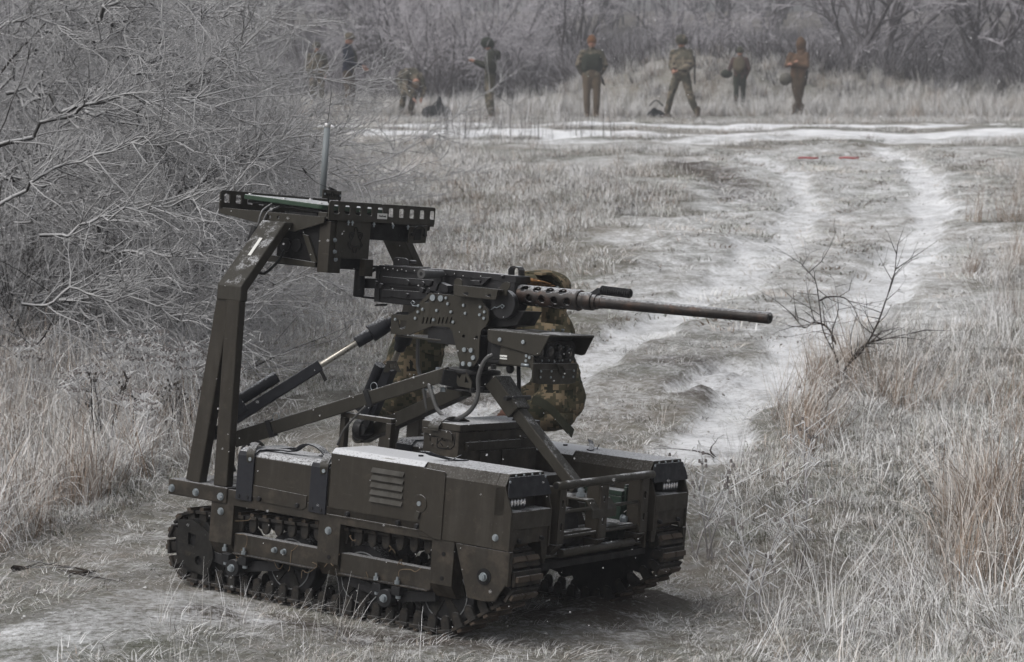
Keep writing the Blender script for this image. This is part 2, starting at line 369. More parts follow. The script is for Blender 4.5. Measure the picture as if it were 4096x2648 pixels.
asn = N(t, 'ShaderNodeAttribute', attribute_name='snow').outputs['Fac']; mud_shade = N(t, 'ShaderNodeAttribute', attribute_name='mud_tone').outputs['Fac']
fine = math_(t, 'ADD', math_(t, 'MULTIPLY', noise(t, 28, 8, .8, c), .55), math_(t, 'MULTIPLY', noise(t, 130, 5, .8, c), .45)); med = noise(t, 3.5, 6, .65, c); big = noise(t, .7, 4, .55, c)
litter = mix(t, ramp(t, fine, [(0.34, 0), (0.62, 1)]), (0.07, 0.066, 0.048), (0.29, 0.283, 0.262))
litter = mix(t, ramp(t, med, [(0.4, 0), (0.65, 1)]), litter, mix(t, ramp(t, fine, [(0.4, 0), (0.6, 1)]), (0.08, 0.085, 0.05), (0.2, 0.205, 0.18)))
litter = mix(t, ramp(t, big, [(0.42, 0), (0.62, .6)]), litter, (0.24, 0.21, 0.175))
frost = ramp(t, noise(t, 11, 8, .8, c), [(0.46, 0), (0.66, .75)])
litter = mix(t, frost, litter, (0.42, 0.42, 0.42))
mud_shade_col = mix(t, ramp(t, fine, [(0.35, 0), (0.7, 1)]), (0.035, 0.028, 0.022), (0.13, 0.11, 0.095))  # mud brown, also the tone of the painted thicket and verge shade
litter = mix(t, math_(t, 'MULTIPLY', mud_shade, 0.9), litter, mud_shade_col)
patch = math_(t, 'ADD', asn, math_(t, 'MULTIPLY', math_(t, 'SUBTRACT', math_(t, 'ADD', math_(t, 'MULTIPLY', noise(t, 4, 8, .8, c), .6), math_(t, 'MULTIPLY', noise(t, 32, 6, .8, c), .4)), .5), 2.7))
k = ramp(t, patch, [(0.36, 0), (0.98, 1)])
colr = mix(t, k, litter, mix(t, ramp(t, noise(t, 2, 4, .6, c), [(0.35, 0), (0.65, 1)]), (0.66, 0.67, 0.69), (0.88, 0.89, 0.91)))
t.links.new(colr, b.inputs['Base Color']); b.inputs['Roughness'].default_value = .95; b.inputs['Specular IOR Level'].default_value = .15
bp = N(t, 'ShaderNodeBump'); bp.inputs['Strength'].default_value = .9; bp.inputs['Distance'].default_value = 0.02
t.links.new(math_(t, 'ADD', fine, math_(t, 'MULTIPLY', med, 1.5)), bp.inputs['Height']); t.links.new(bp.outputs[0], b.inputs['Normal'])
gm.materials.append(m); ground = bpy.data.objects.new('ground', gm); COL.objects.link(ground)
tag(ground, 'frosty rutted ground with snowy wheel ruts and a white track across', kind='structure')
# ================================================================ PLANT MATERIALS
def plant_mat(name, low, frost, amt=.5, sat=0):
    """stems with hoar frost: attribute 'fr' says how thin and frosted the piece is"""
    m, t, b = new_mat(name); c = coords(t)
    a = N(t, 'ShaderNodeAttribute', attribute_name='fr').outputs['Fac']
    g = N(t, 'ShaderNodeNewGeometry'); sx = N(t, 'ShaderNodeSeparateXYZ'); t.links.new(g.outputs['Normal'], sx.inputs[0])
    k = math_(t, 'ADD', a, math_(t, 'MULTIPLY', sx.outputs[2], .3))
    k = math_(t, 'ADD', k, math_(t, 'MULTIPLY', math_(t, 'SUBTRACT', noise(t, 7, 4, .7, c), .5), .9))
    oi = N(t, 'ShaderNodeObjectInfo').outputs['Random']
    lo = mix(t, oi, [x * .75 for x in low], [x * 1.3 for x in low])
    t.links.new(mix(t, ramp(t, k, [(amt - .3, 0), (amt + .3, 1)]), lo, frost), b.inputs['Base Color'])
    b.inputs['Roughness'].default_value = .9; b.inputs['Specular IOR Level'].default_value = .12
    return m
M['twig'] = plant_mat('frosted_twigs', (0.018, 0.016, 0.015), (0.38, 0.38, 0.385), .9)
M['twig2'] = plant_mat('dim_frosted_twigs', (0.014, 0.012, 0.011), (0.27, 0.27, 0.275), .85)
M['bark'] = plant_mat('dark_bark', (0.022, 0.019, 0.017), (0.3, 0.3, 0.31), .95)
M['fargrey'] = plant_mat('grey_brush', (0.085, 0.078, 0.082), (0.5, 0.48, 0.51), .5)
M['g_frost'] = plant_mat('frosted_grass', (0.24, 0.215, 0.18), (0.7, 0.7, 0.7), .36)
M['g_tan'] = plant_mat('dry_tan_grass', (0.25, 0.187, 0.14), (0.64, 0.61, 0.58), .54)
M['g_green'] = plant_mat('dull_green_grass', (0.11, 0.115, 0.07), (0.6, 0.61, 0.58), .5)
M['g_grey'] = plant_mat('grey_weeds', (0.17, 0.155, 0.15), (0.68, 0.68, 0.69), .4)
M['g_dark'] = plant_mat('dark_stalks', (0.03, 0.024, 0.02), (0.3, 0.3, 0.3), .85)
def tubes(P0, P1, R0, R1, fr, n=3):
    P0 = np.asarray(P0, float); P1 = np.asarray(P1, float); R0 = np.asarray(R0); R1 = np.asarray(R1)
    d = P1 - P0; d /= np.linalg.norm(d, axis=1)[:, None] + 1e-9
    ref = np.where(np.abs(d[:, 2:3]) > .9, np.array([[1., 0, 0]]), np.array([[0, 0, 1.]]))
    u = np.cross(d, ref); u /= np.linalg.norm(u, axis=1)[:, None] + 1e-9; w = np.cross(u, d)
    V = np.empty((len(P0), 2 * n, 3))
    for k in range(n):
        a = 2 * math.pi * k / n + math.pi / 2; o = u * math.cos(a) + w * math.sin(a)
        V[:, k] = P0 + o * R0[:, None]; V[:, n + k] = P1 + o * R1[:, None]
    base = (np.arange(len(P0)) * 2 * n)[:, None, None]
    f = np.array([[k, (k + 1) % n, n + (k + 1) % n, n + k] for k in range(n)])[None]
    return V.reshape(-1, 3), (base + f).reshape(-1, 4), np.repeat(np.asarray(fr), 2 * n)
def grow(rnd, segs, p, d, L, r, lev, maxlev, droop, kids, spread, seglen, thin):
    n = max(2, int(L / seglen)); st = L / n; q = Vector(p); dd = Vector(d).normalized()
    ch = [k for k in range(n)]
    for i in range(n):
        r1 = r * (1 - .93 * (i + 1) / n) + thin * .55; r0 = r * (1 - .93 * i / n) + thin * .55
        jit = .12 + .06 * lev
        dd = (dd + Vector((rnd.gauss(0, jit), rnd.gauss(0, jit), rnd.gauss(0, jit) - droop[lev])) * min(1, st * 4 + .25)).normalized()
        q2 = q + dd * st
        if q2.z < .12: dd.z = abs(dd.z) * .4; q2 = q + dd * st
        segs.append((tuple(q), tuple(q2), r0, r1, lev)); q = q2
        if lev < maxlev and i >= (1 if lev == 0 else 0):
            m = kids[lev] * st
            m = int(m) + (1 if rnd.random() < m % 1 else 0)
            for _ in range(m):
                ax = Vector((rnd.gauss(0, 1), rnd.gauss(0, 1), rnd.gauss(0, .8))); ax = (ax - dd * ax.dot(dd)).normalized()
                nd = (dd * math.cos(spread) + ax * math.sin(spread)).normalized()
                frac = 1 - i / n
                grow(rnd, segs, q, nd, L * rnd.uniform(.3, .62) * (.5 + .5 * frac), r1 * .42, lev + 1, maxlev, droop, kids, spread, seglen * .8, thin)
def plant_mesh(name, segs, mat, thin, thick=.05, n=3):
    P0, P1, R0, R1, lv = map(np.array, zip(*segs))
    fr = np.where(lv >= 4, 1.0, np.clip(1.0 - (R0 - thin * .5) / thick * 2.2, 0, 1))
    V, Fq, a = tubes(P0, P1, R0, R1, fr, n); me = arr_mesh(name, V, Fq, dict(fr=a)); me.materials.append(M[mat]); return me
def make_shrub(seed, stems, L, r, lean, maxlev, kids, droop, thin, cap, spread=.75, seglen=.22, mat='twig'):
    rnd = random.Random(seed); segs = []
    for i in range(stems):
        a = 2 * math.pi * (i + rnd.random() * .7) / stems; l = lean * rnd.uniform(.4, 1.2)
        grow(rnd, segs, (rnd.gauss(0, .12), rnd.gauss(0, .12), -.1), (math.cos(a) * l, math.sin(a) * l, 1), L * rnd.uniform(.75, 1.15), r * rnd.uniform(.6, 1.2), 0, maxlev, droop, kids, spread, seglen, thin)
    thick = [s for s in segs if s[4] <= 1]; fine = [s for s in segs if s[4] > 1]
    if len(fine) > cap: fine = rnd.sample(fine, cap)
    return plant_mesh('trunk', thick, 'bark' if mat == 'twig' else mat, thin, .03, 5), plant_mesh('crown', fine, mat, thin, .02)
def place_tree(name, meshes, x, y, rz, sc, label, cat, group=None, dz=0, tilt=(0, 0)):
    r = empty(name, Matrix.Translation((x, y, float(hz(x, y)) + dz)) @ Matrix.Rotation(rz, 4, 'Z') @ Matrix.Rotation(tilt[0], 4, 'Y') @ Matrix.Scale(sc, 4))
    for n_, me in zip(('trunk', 'crown'), meshes):
        o = bpy.data.objects.new(n_, me); COL.objects.link(o); o.parent = r
    return tag(r, label, cat, group)
# ================================================================ TRACKED ROBOT
R_ = empty('tracked_robot', VM); tag(R_, 'small olive drab tracked ground robot with two box-shaped side pods and an arched frame', 'tracked robot')
def hexbolt(p, d, r=.0098, h=.007, name='bolt', mat='zinc', parent=None, my=False):
    p = Vector(p); d = Vector(d).normalized(); r *= .85; b = MB()
    b.cyl(p - d * .001, p + d * .0025, r * 1.25, n=14).cyl(p + d * .0025, p + d * h, r, n=6).cyl(p + d * h, p + d * (h + .002), r * .55, n=10)
    return b.build(name, mat, parent or R_, my=my)
def text(body, size, mtx, mat, parent, name='lettering', ext=.0006):
    cu = bpy.data.curves.new(name, 'FONT'); cu.body = body; cu.size = size * K; cu.extrude = ext * K; cu.align_x = 'CENTER'; cu.align_y = 'CENTER'
    cu.materials.append(M[mat]); o = bpy.data.objects.new(name, cu); COL.objects.link(o); o.parent = parent
    mtx = mtx.copy(); mtx.translation *= K
    bpy.context.view_layer.update(); me = bpy.data.meshes.new_from_object(o.evaluated_get(bpy.context.evaluated_depsgraph_get())); bpy.data.objects.remove(o)
    o = bpy.data.objects.new(name, me); COL.objects.link(o); o.parent = parent; o.matrix_local = mtx; return o
def fr(o, x, y): # frame matrix from origin, x dir, y dir
    x = Vector(x).normalized(); z = x.cross(Vector(y)).normalized(); y = z.cross(x)
    m = Matrix((x, y, z)).transposed().to_4x4(); m.translation = Vector(o); return m
# ---- one side built, the other mirrored
for my in (False, True):
    P = lambda mb, n, mt, par=R_, bv=0.0015, **k: mb.build(n, mt, par, bv, my=my, **k)
    # side frame: top band with three posts, windows between
    outer = [(-1.112, -.076), (-.187, -.076), (-.187, -.245), (-.264, -.245), (-.267, -.123), (-.602, -.123), (-.602, -.245), (-.684, -.245), (-.684, -.123), (-1.02, -.123), (-1.02, -.245), (-1.112, -.245)]
    P(MB().prism(outer[::-1], 'y', -.5, -.488), 'side_frame', 'paint2')
    for x0, x1 in ((-1.11, -1.02), (-.684, -.602), (-.266, -.187)):
        P(MB().prism([(-.4995, -.244), (-.4995, -.13), (-.4995, -.08), (-.44, -.08), (-.44, -.283), (-.468, -.283)], 'x', x0 + .0005, x1 - .0005), 'post', 'paint2')
        for z in ((-.155, -.225) if x0 > -.7 else (-.2,)):
            if x0 > -.3 or z < -.2: P(MB().cyl((x1 - .035, -.4995, z), (x1 - .035, -.5015, z), .0065, n=12), 'hole', 'dark', bv=0)
    for x0, x1 in ((-1.018, -.686), (-.6, -.268)):
        P(MB().prism([(-.489, -.266), (-.489, -.208), (-.455, -.208), (-.455, -.212), (-.484, -.212), (-.484, -.262), (-.44, -.262), (-.44, -.266)], 'x', x0, x1), 'rail', 'paint2', bv=.0008)
    [P(MB().box(a_, b_, -.503, -.43, -.271, -.2665), 'flange', 'track') for a_, b_ in ((-1.013, -.688), (-.598, -.27))]
    # idler guard
    P(MB().prism([(-.184, -.118), (.0, -.118), (.0, -.205), (-.035, -.262), (-.07, -.268), (-.13, -.266)][::-1], 'y', -.5, -.494), 'idler_guard', 'paint2')
    P(MB().prism([(-.5, -.118), (-.5, -.215), (-.482, -.215), (-.482, -.118)], 'x', -.004, .0035), 'guard_edge', 'paint2')
    g = P(MB().cyl((-.077, -.503, -.198), (-.077, -.49, -.198), .0235, n=24).cyl((-.077, -.505, -.198), (-.077, -.5, -.198), .018, n=20), 'axle_cap', 'dark', bv=0)
    hexbolt((-.077, -.503, -.198), (0, -1, 0), .012, .01, parent=g, my=my)
    # pod bodies
    def sec(z, c, zb, ch): return [(-.5, zb), (-.5, z - c), (-.5 + ch, z), (-.295 - ch, z), (-.295, z - c), (-.295, zb)]
    rb = P(MB().prism(sec(.05, .014, -.074, .02), 'x', -1.018, -.657), 'battery_box', 'paint', bv=.003)
    P(MB().prism([(-.945, -.05), (-.735, -.055), (-.735, -.09), (-.75, -.099), (-.925, -.096), (-.925, -.09), (-.945, -.088)], 'y', -.5035, -.4995), 'lower_plate', 'paint2', bv=.0005)
    mc = P(MB().prism(sec(.098, .015, -.1, .017), 'x', -.656, -.3135), 'engine_cover', 'dusted', bv=.003)
    P(MB().prism([(-.655, -.098), (-.655, -.103), (-.28, -.103), (-.28, -.06), (-.305, -.02), (-.305, -.098)], 'y', -.5025, -.4995), 'lid_edge', 'paint', bv=.0003)
    ring = [(-.502, -.02), (-.502, .064), (-.483, .098), (-.312, .098), (-.293, .064), (-.293, -.02), (-.299, -.02), (-.299, .061), (-.3145, .0925), (-.4805, .0925), (-.496, .061), (-.496, -.02)]
    P(MB().prism([(-.502, -.116), (-.502, .064), (-.483, .098), (-.312, .098), (-.293, .064), (-.293, -.116)], 'x', -.3125, -.058), 'front_cover', 'paint', bv=.002)
    P(MB().prism([(-.3125, -.1), (-.3125, .082), (-.236, .08), (-.232, .064), (-.232, -.116), (-.26, -.116), (-.3, -.1)][::-1], 'y', -.5055, -.5015), 'seam_plate', 'paint', bv=.001)
    P(MB().prism(ring[::-1], 'x', -.0578, -.026), 'nose_hood', 'paint', bv=.0008)
    for y0, y1 in ((-.502, -.496), (-.299, -.293)):
        P(MB().prism([(-.0585, -.116), (-.0585, .058), (-.026, .062), (.0, -.006), (.0, -.116)][::-1], 'y', y0, y1), 'nose_cheek', 'paint', bv=.0008)
    P(MB().box(-.058, -.0005, -.4955, -.2995, -.012, -.006), 'nose_ledge', 'frosted', bv=.001)
    P(MB().box(-.006, .0005, -.4955, -.2995, -.057, -.0065), 'nose_plate', 'paint', bv=.001)
    P(MB().prism([(-.4955, -.0575), (-.4955, -.118), (-.47, -.118), (-.462, -.1), (-.332, -.1), (-.325, -.118), (-.32, -.152), (-.2965, -.152), (-.2965, -.0575)], 'x', -.012, -.0055), 'nose_lip', 'paint2', bv=.001)
    fl = MB().prism([(-.489, .089), (-.311, .089), (-.2955, .062), (-.29, .036), (-.296, .033), (-.5, .033), (-.506, .037), (-.503, .058)], 'x', -.0245, -.021)
    fl.v = [(x + (0.089 - z) * .24, y, z) for x, y, z in fl.v]; P(fl, 'rubber_flap', 'strap', bv=.001)
    for y, z in ((-.492, .077), (-.46, .0925), (-.42, .0925), (-.378, .0925), (-.338, .0925), (-.311, .084)):
        P(MB().ball((-.0225 + (.1 - z) * .2, y, z), .0042, sc=(.6, 1, 1)), 'rivet', 'zinc', bv=0)
    hl = P(MB().prism(rrect(-.484, -.386, -.004, .032, .006), 'x', -.056, -.03), 'headlight', 'black', bv=.001)
    for i in range(6): MBl = MB().ball((-.0295, -.475 + i * .0158, .014), .0088, sc=(.35, .78, 1.25)); P(MBl, 'led', 'led', hl, bv=0)
    for x, z in ((-.45, -.09), (-.335, -.09)): P(MB().cyl((-.006, x, z), (.005, x, z), .0065, n=12).cyl((.005, x, z), (.008, x, z), .0045, n=6), 'screw', 'black', bv=0)
    hexbolt((-.047, -.502, -.083), (0, -1, 0), .0095, my=my)
    # lid details
    for i in range(5):
        z = .055 - i * .0215; P(MB().prism([(-.5, z + .005), (-.5075, z - .009), (-.5005, z - .0095)], 'x', -.499, -.381), 'louver', 'clean', bv=.0006)
    la = P(MB().cyl((-.315, -.5005, -.022), (-.315, -.508, -.022), .0255, n=28), 'latch', 'paint', bv=.0006)
    P(MB().cyl((-.315, -.507, -.022), (-.315, -.5115, -.022), .007, n=14), 'latch_screw', 'zinc', la, bv=0)
    P(MB().bar((-.316, -.51, -.045), (-.32, -.512, -.066), .014, .003, (0, 1, 0)), 'latch_tab', 'clean', la, bv=0)
    for x in (-.576, -.389, -.32, -.767, -.916): P(MB().cyl((x, -.5, -.088), (x, -.511, -.088), .0078, .0065, n=12), 'knob', 'black', bv=.001)
    hexbolt((-.645, -.5, -.147), (0, -1, 0), .011, my=my); hexbolt((-1.07, -.5, -.147), (0, -1, 0), .011, my=my)
    if not my:
        sc_ = at(zI(1645, 1030), 2, .0986); ss_ = P(MB().box(sc_[0] - .017, sc_[0] + .017, sc_[1] - .011, sc_[1] + .011, .0984, .0994), 'sticker', 'white', bv=0)
        P(MB().box(sc_[0] - .008, sc_[0] + .008, sc_[1] - .0015, sc_[1] + .0015, .0995, .0997).prism([(sc_[0] + .007, sc_[1] - .004), (sc_[0] + .013, sc_[1]), (sc_[0] + .007, sc_[1] + .004)], 'z', .0995, .0997).prism([(sc_[0] - .007, sc_[1] - .004), (sc_[0] - .013, sc_[1]), (sc_[0] - .007, sc_[1] + .004)], 'z', .0995, .0997), 'arrow_mark', 'black', ss_, bv=0)
        M['straw'] = cloth('straw', (.16, .12, .08), .1); rs_ = random.Random(2)
        for q0 in ((-1.0, -.208), (-.95, -.15), (-.76, -.208), (-.7, -.25), (-.6, -.21), (-.56, -.15), (-.3, -.207), (-.42, -.16), (-.85, -.265), (-.5, -.266), (-.36, -.209), (-.98, -.27)):
            x_, z_ = q0; p_ = [(x_, -.497, z_)]
            for _ in range(4): p_.append((p_[-1][0] + rs_.gauss(0, .016), p_[-1][1] + rs_.gauss(0, .004), p_[-1][2] + rs_.gauss(-.004, .013)))
            P(MB().tube(spline(p_, 3), .0011, 5), 'straw', 'straw', bv=0)
    P(MB().box(-.41, -.402, -.4, -.385, .098, .103), 'bump_stop', 'black', bv=0)
    P(MB().tube([(-.30, -.42, .0985), (-.29, -.40, .102), (-.27, -.38, .118)], .0015, 6).band([(-.285, -.345, .1005), (-.30, -.385, .101), (-.33, -.43, .112), (-.35, -.45, .122)], .03, .003, (.8, .4, 0)), 'lid_strap', 'strap', bv=0)
    # straps on the battery box
    for i, x in enumerate((-.978, -.69)):
        prof = [(-.5045, -.1), (-.5045, .036), (-.499, .046), (-.484, .0545), (-.31, .0545), (-.292, .04), (-.2915, -.02)]
        s_ = P(MB().band([(x, a, b_) for a, b_ in prof], .064, .006, (1, 0, 0)), 'strap', 'strap', bv=.0008)
        for dx in (-.018, .016): P(MB().cyl((x + dx, -.507, -.088), (x + dx, -.511, -.088), .005, n=10), 'rivet', 'black', s_, bv=0)
        P(MB().band(spline([(x + .02, -.506, .018), (x + .018, -.508, .045), (x + .01, -.487, .066), (x - .01, -.455, .071), (x - .02, -.42, .064)]), .026, .004, (1, .3, 0)), 'buckle_strap', 'clean', s_, bv=0)
        P(MB().cyl((x + .019, -.508, .028), (x + .019, -.512, .028), .006, n=12), 'rivet', 'zinc', s_, bv=0)
    P(MB().band(spline([(-.955, -.44, .056), (-.9, -.43, .06), (-.855, -.43, .062), (-.81, -.43, .088), (-.76, -.43, .085), (-.715, -.43, .058)]), .03, .004, (0, 1, 0)), 'carry_handle', 'strap', bv=0)
    P(MB().cyl((-.79, -.36, .0495), (-.79, -.36, .0525), .02, n=20), 'filler_cap', 'black', bv=.001)
    # wheels
    for x, r in ((-1.07, .097), (-.826, .099), (-.551, .099), (-.243, .099)):
        for yw in (-.412,):
            tag_ = 'road_wheel'
            w = P(MB().cyl((x, yw - .032, -.279), (x, yw + .032, -.279), r, n=40), tag_, 'rubber', bv=.004)
            if True:
                P(MB().tube([(x + .0755 * math.cos(a), -.4455, -.279 + .0755 * math.sin(a)) for a in [i * math.pi / 20 for i in range(41)]], .0022, 6), 'rim_ring', 'rim', w, bv=0)
                P(MB().cyl((x, -.4435, -.279), (x, -.4465, -.279), .073, n=32), 'rim', 'dark', w, bv=0)
                for k_ in range(5):
                    a = k_ * 2 * math.pi / 5 + x * 9; P(MB().bar((x, -.4485, -.279), (x + .07 * math.cos(a), -.4485, -.279 + .07 * math.sin(a)), .014, .005, (0, 1, 0), .034), 'spoke', 'spoke', w, bv=.0005)
    for x in (-1.007, -.419):
        a = P(MB().cyl((x, -.505, -.313), (x, -.46, -.313), .026, n=24).box(x - .05, x - .02, -.5, -.46, -.3, -.2745).box(x + .02, x + .05, -.5, -.46, -.3, -.2745).bar((x, -.465, -.313), (x - .16, -.465, -.285), .03, .02, (0, 1, 0)).bar((x, -.465, -.313), (x + .16, -.465, -.285), .03, .02, (0, 1, 0)), 'axle_mount', 'black', bv=.001)
        hexbolt((x, -.505, -.313), (0, -1, 0), .0115, .01, parent=a, my=my)
        for dx in (-.037, .04):
            b_ = P(MB().cyl((x + dx, -.5, -.266), (x + dx, -.5, -.255), .008, n=6).cyl((x + dx, -.5, -.255), (x + dx, -.5, -.245), .0045, n=8).cyl((x + dx, -.49, -.3), (x + dx, -.49, -.309), .008, n=6), 'mount_bolt', 'zinc', a, bv=0)
    for x in (-.853, -.817): hexbolt((x, -.489, -.236), (0, -1, 0), .0085, .012, my=my)
    # rear idler bracket and disc
    br = [(-1.262, -.2), (-1.20, -.192), (-1.12, -.228), (-1.105, -.3), (-1.13, -.362), (-1.21, -.345), (-1.255, -.3)]
    P(MB().prism(br[::-1], 'y', -.482, -.474, holes=[[(-1.215, -.235), (-1.18, -.238), (-1.185, -.275), (-1.212, -.272)], circ(-1.165, -.316, .015, 12)]), 'idler_bracket', 'spoke', bv=.0005)
    P(MB().cyl((-1.19, -.47, -.275), (-1.19, -.36, -.275), .088, n=40), 'idler_wheel', 'dark', bv=.003)
    P(MB().cyl((-.077, -.47, -.198), (-.077, -.36, -.198), .066, n=32), 'drive_wheel', 'dark', bv=.003)
    # track
    tr = empty('track', parent=R_)
    def cpath():
        c1, r1 = (-1.19, -.275), .108; c2, r2 = (-.077, -.198), .086; c3, r3 = (-.235, -.279), .104
        def tang(a, ra, b, rb, side):
            dx, dz = b[0] - a[0], b[1] - a[1]; L = math.hypot(dx, dz); th = math.atan2(dz, dx); off = math.acos((ra - rb) / L) * side
            return math.atan2(math.sin(th + off), math.cos(th + off))
        pts = []
        def arc(c, r, a0, a1):
            n = max(3, int(abs(a1 - a0) * r / .006));
            for i in range(n + 1): a = a0 + (a1 - a0) * i / n; pts.append((c[0] + r * math.cos(a), c[1] + r * math.sin(a)))
        t12 = tang(c1, r1, c2, r2, 1); t23 = tang(c2, r2, c3, r3, 1); t31 = tang(c3, r3, (-1.07, -.279), .104, 1)
        arc(c1, r1, -math.pi * 1.5, -math.pi * 2 + t12) if False else arc(c1, r1, 1.5 * math.pi, t12)
        arc(c2, r2, t12, t23 - (2 * math.pi if t23 > t12 else 0))
        arc(c3, r3, t23, -math.pi / 2)
        return pts
    pts = cpath(); pts.append(pts[0]); cum = [0]
    for a, b_ in zip(pts[:-1], pts[1:]): cum.append(cum[-1] + math.dist(a, b_))
    Lp = cum[-1]; nl = 56
    def onp(s):
        s %= Lp; i = int(np.searchsorted(cum, s, 'right')) - 1; i = min(i, len(pts) - 2); f = (s - cum[i]) / max(1e-9, cum[i + 1] - cum[i])
        a, b_ = pts[i], pts[i + 1]; return a[0] + (b_[0] - a[0]) * f, a[1] + (b_[1] - a[1]) * f
    if not my:
        lk = MB().box(-.0215, .0215, -.068, .068, -.0055, .004)
        for y in (-.052, .048): lk.prism([(-.014, -.005), (.014, -.005), (.014, -.032), (.009, -.042), (0, -.047), (-.009, -.042), (-.014, -.032)], 'y', y - .006, y + .006)
        link = lk.build('track_link', 'track', tr, .0012)
        gl = MB().box(-.008, .008, -.064, -.004, .004, .014).box(-.008, .008, .004, .064, .004, .014).box(-.008, .008, -.003, .003, .004, .009).build('cleat', 'cleat', tr, .0015)
    for i in range(nl):
        s = i * Lp / nl; x, z = onp(s); x2, z2 = onp(s + .02); x0, z0 = onp(s - .02)
        a = math.atan2(z2 - z0, x2 - x0)
        first = (i == 0 and not my)
        for src in (link, gl):
            o = src if first else copy(src, tr)
            o.location = Vector((x, (-1 if not my else 1) * .412, z)) * K; o.rotation_euler = (0, -a, 0)
    # the links' outer side must face away from the loop centre
# rear frame
for my in (False, True):
    P = lambda mb, n, mt, par=R_, bv=0.0015, **k: mb.build(n, mt, par, bv, my=my, **k)
    P(MB().box(-1.29, -1.047, -.506, -.445, -.121, -.072), 'rear_bar', 'paint2', bv=.004)
    for x in (-1.273, -1.172, -1.07): hexbolt((x, -.506, -.101), (0, -1, 0), .0115, my=my)
    P(MB().bar((-1.2, -.478, -.0725), (-1.12, -.478, .53), .036, .058, (1, 0, 0)), 'rear_leg', 'paint', bv=.004)
    leg = [(-.502, -.071), (-.502, .548), (-.318, .752), (-.275, .752), (-.47, .535), (-.47, -.071)]
    P(MB().prism(leg, 'x', -1.108, -1.0535), 'front_leg', 'paint', bv=.004)
    P(MB().prism([(-.5025, .5), (-.5025, .548), (-.318, .7525), (-.274, .7525), (-.4695, .535), (-.4695, .5)], 'x', -1.146, -1.049), 'arch_arm', 'frosted', bv=.004)
P = lambda mb, n, mt, par=R_, bv=0.0015, **k: mb.build(n, mt, par, bv, **k)
P(MB().box(-1.29, -1.24, -.444, .444, -.121, -.073), 'rear_cross_bar', 'paint2', bv=.003)
P(MB().box(-1.239, -1.03, -.444, .444, -.09, -.074), 'rear_platform', 'frosted')
P(MB().box(-1.02, -.02, -.292, .292, -.19, -.17), 'hull_floor', 'dark')
P(MB().box(-1.02, -.02, -.292, -.28, -.17, -.06).box(-1.02, -.02, .28, .292, -.17, -.06), 'hull_wall', 'paint2')
P(MB().box(-1.02, -.03, -.279, .279, -.1, -.09), 'deck', 'frosted')
P(MB().box(-1.0, -.6, -.2, .2, -.089, -.02), 'electronics_bay', 'paint2', bv=.004)
for sy in (-1, 1):   # handles behind, seen between the legs of the mount
    P(MB().box(-.86, -.84, sy * .2 - .012, sy * .2 + .012, -.02, .16).box(-.86, -.66, sy * .2 - .012, sy * .2 + .012, .16, .175).box(-.68, -.66, sy * .2 - .012, sy * .2 + .012, -.02, .16), 'grab_frame', 'paint', bv=.002) if sy < 0 else None
# sticker lettering marks on rear
P(MB().box(-1.21, -1.05, -.26, -.2, -.073, -.03).cyl((-1.2, -.22, .0), (-1.1, -.22, .0), .02), 'cable_reel', 'black', bv=.002)
for y in (-.3, -.24): P(MB().tube(spline([(-1.2, y, -.05), (-1.21, y - .02, .02), (-1.17, y, .05), (-1.14, y + .05, .0), (-1.1, y + .1, -.04)]), .005, 8), 'cable', 'hose', bv=0)
# ---- tray on the arch
for sy, s0 in ((-1, -.278), (1, .272)):
    P(MB().prism([(-1.364, .7835), (-.925, .777), (-.928, .759), (-1.042, .725), (-1.062, .725), (-1.362, .765)][::-1], 'y', s0, s0 + .006, holes=[circ(-1.148, .765, .0055, 10), circ(-1.112, .765, .0055, 10)]), 'tray_side', 'clean')
P(MB().box(-1.36, -.906, -.271, .271, .772, .777), 'tray_floor', 'frosted')
def rail(x, th, y0, y1, z0, z1, slope, n, ys, name):
    holes = [rrect(ys + i * .0559 - .0135, ys + i * .0559 + .0135, z0 + .02, z0 + .048, .005, 3) for i in range(n)]
    b = MB().prism(rrect(y0, y1, z0, z1, .008, 3), 'x', x, x + th, holes=holes)
    b.v = [(a, y, z + (y - y0) * slope) for a, y, z in b.v]; return P(b, name, 'clean', bv=.0006)
rail(-.906, .005, -.288, .266, .769, .829, .012, 10, -.252, 'front_rail')
rail(-1.357, .005, -.286, .272, .78, .839, .0, 10, -.254, 'rear_rail')
P(MB().box(-1.24, -.93, -.08, .22, .716, .7715), 'junction_box', 'dark', bv=.003)
lb = P(MB().prism([(.127, .712), (.222, .717), (.227, .775), (.129, .7685)], 'x', -.905, -.899), 'latch_plate', 'clean')
P(MB().prism([(.155, .724), (.19, .726), (.192, .762), (.157, .76)], 'x', -.899, -.897), 'latch_opening', 'dark', lb, bv=0)
P(MB().tube(spline([(-.895, .145, .742), (-.893, .15, .762), (-.892, .175, .772), (-.893, .2, .764), (-.895, .205, .745)]), .0028, 6), 'latch_loop', 'black', lb, bv=0)
for y in (.139, .208): P(MB().cyl((-.9, y, .743), (-.89, y, .743), .006, n=12), 'screw', 'black', lb, bv=0)
ep = P(MB().prism([(-.236, .652), (-.067, .654), (-.067, .773), (-.236, .769)], 'x', -.91, -.9065), 'emblem_plate', 'clean')
def em(pts, par=ep, r=.0013):
    q = [at(zE(*p), 0, -.9055) for p in pts]; P(MB().tube([(-.9055, a[1], a[2]) for a in q], r, 5), 'emblem_line', 'dark', par, bv=0)
em([(525, 600), (535, 572), (560, 568), (580, 590)]); em([(535, 600), (515, 690), (470, 770), (475, 820)]); em([(572, 600), (580, 690), (620, 770), (612, 825)])
em([(530, 635), (480, 635), (458, 680), (470, 715), (485, 740)]); em([(578, 635), (630, 640), (635, 680), (620, 715), (605, 740)])
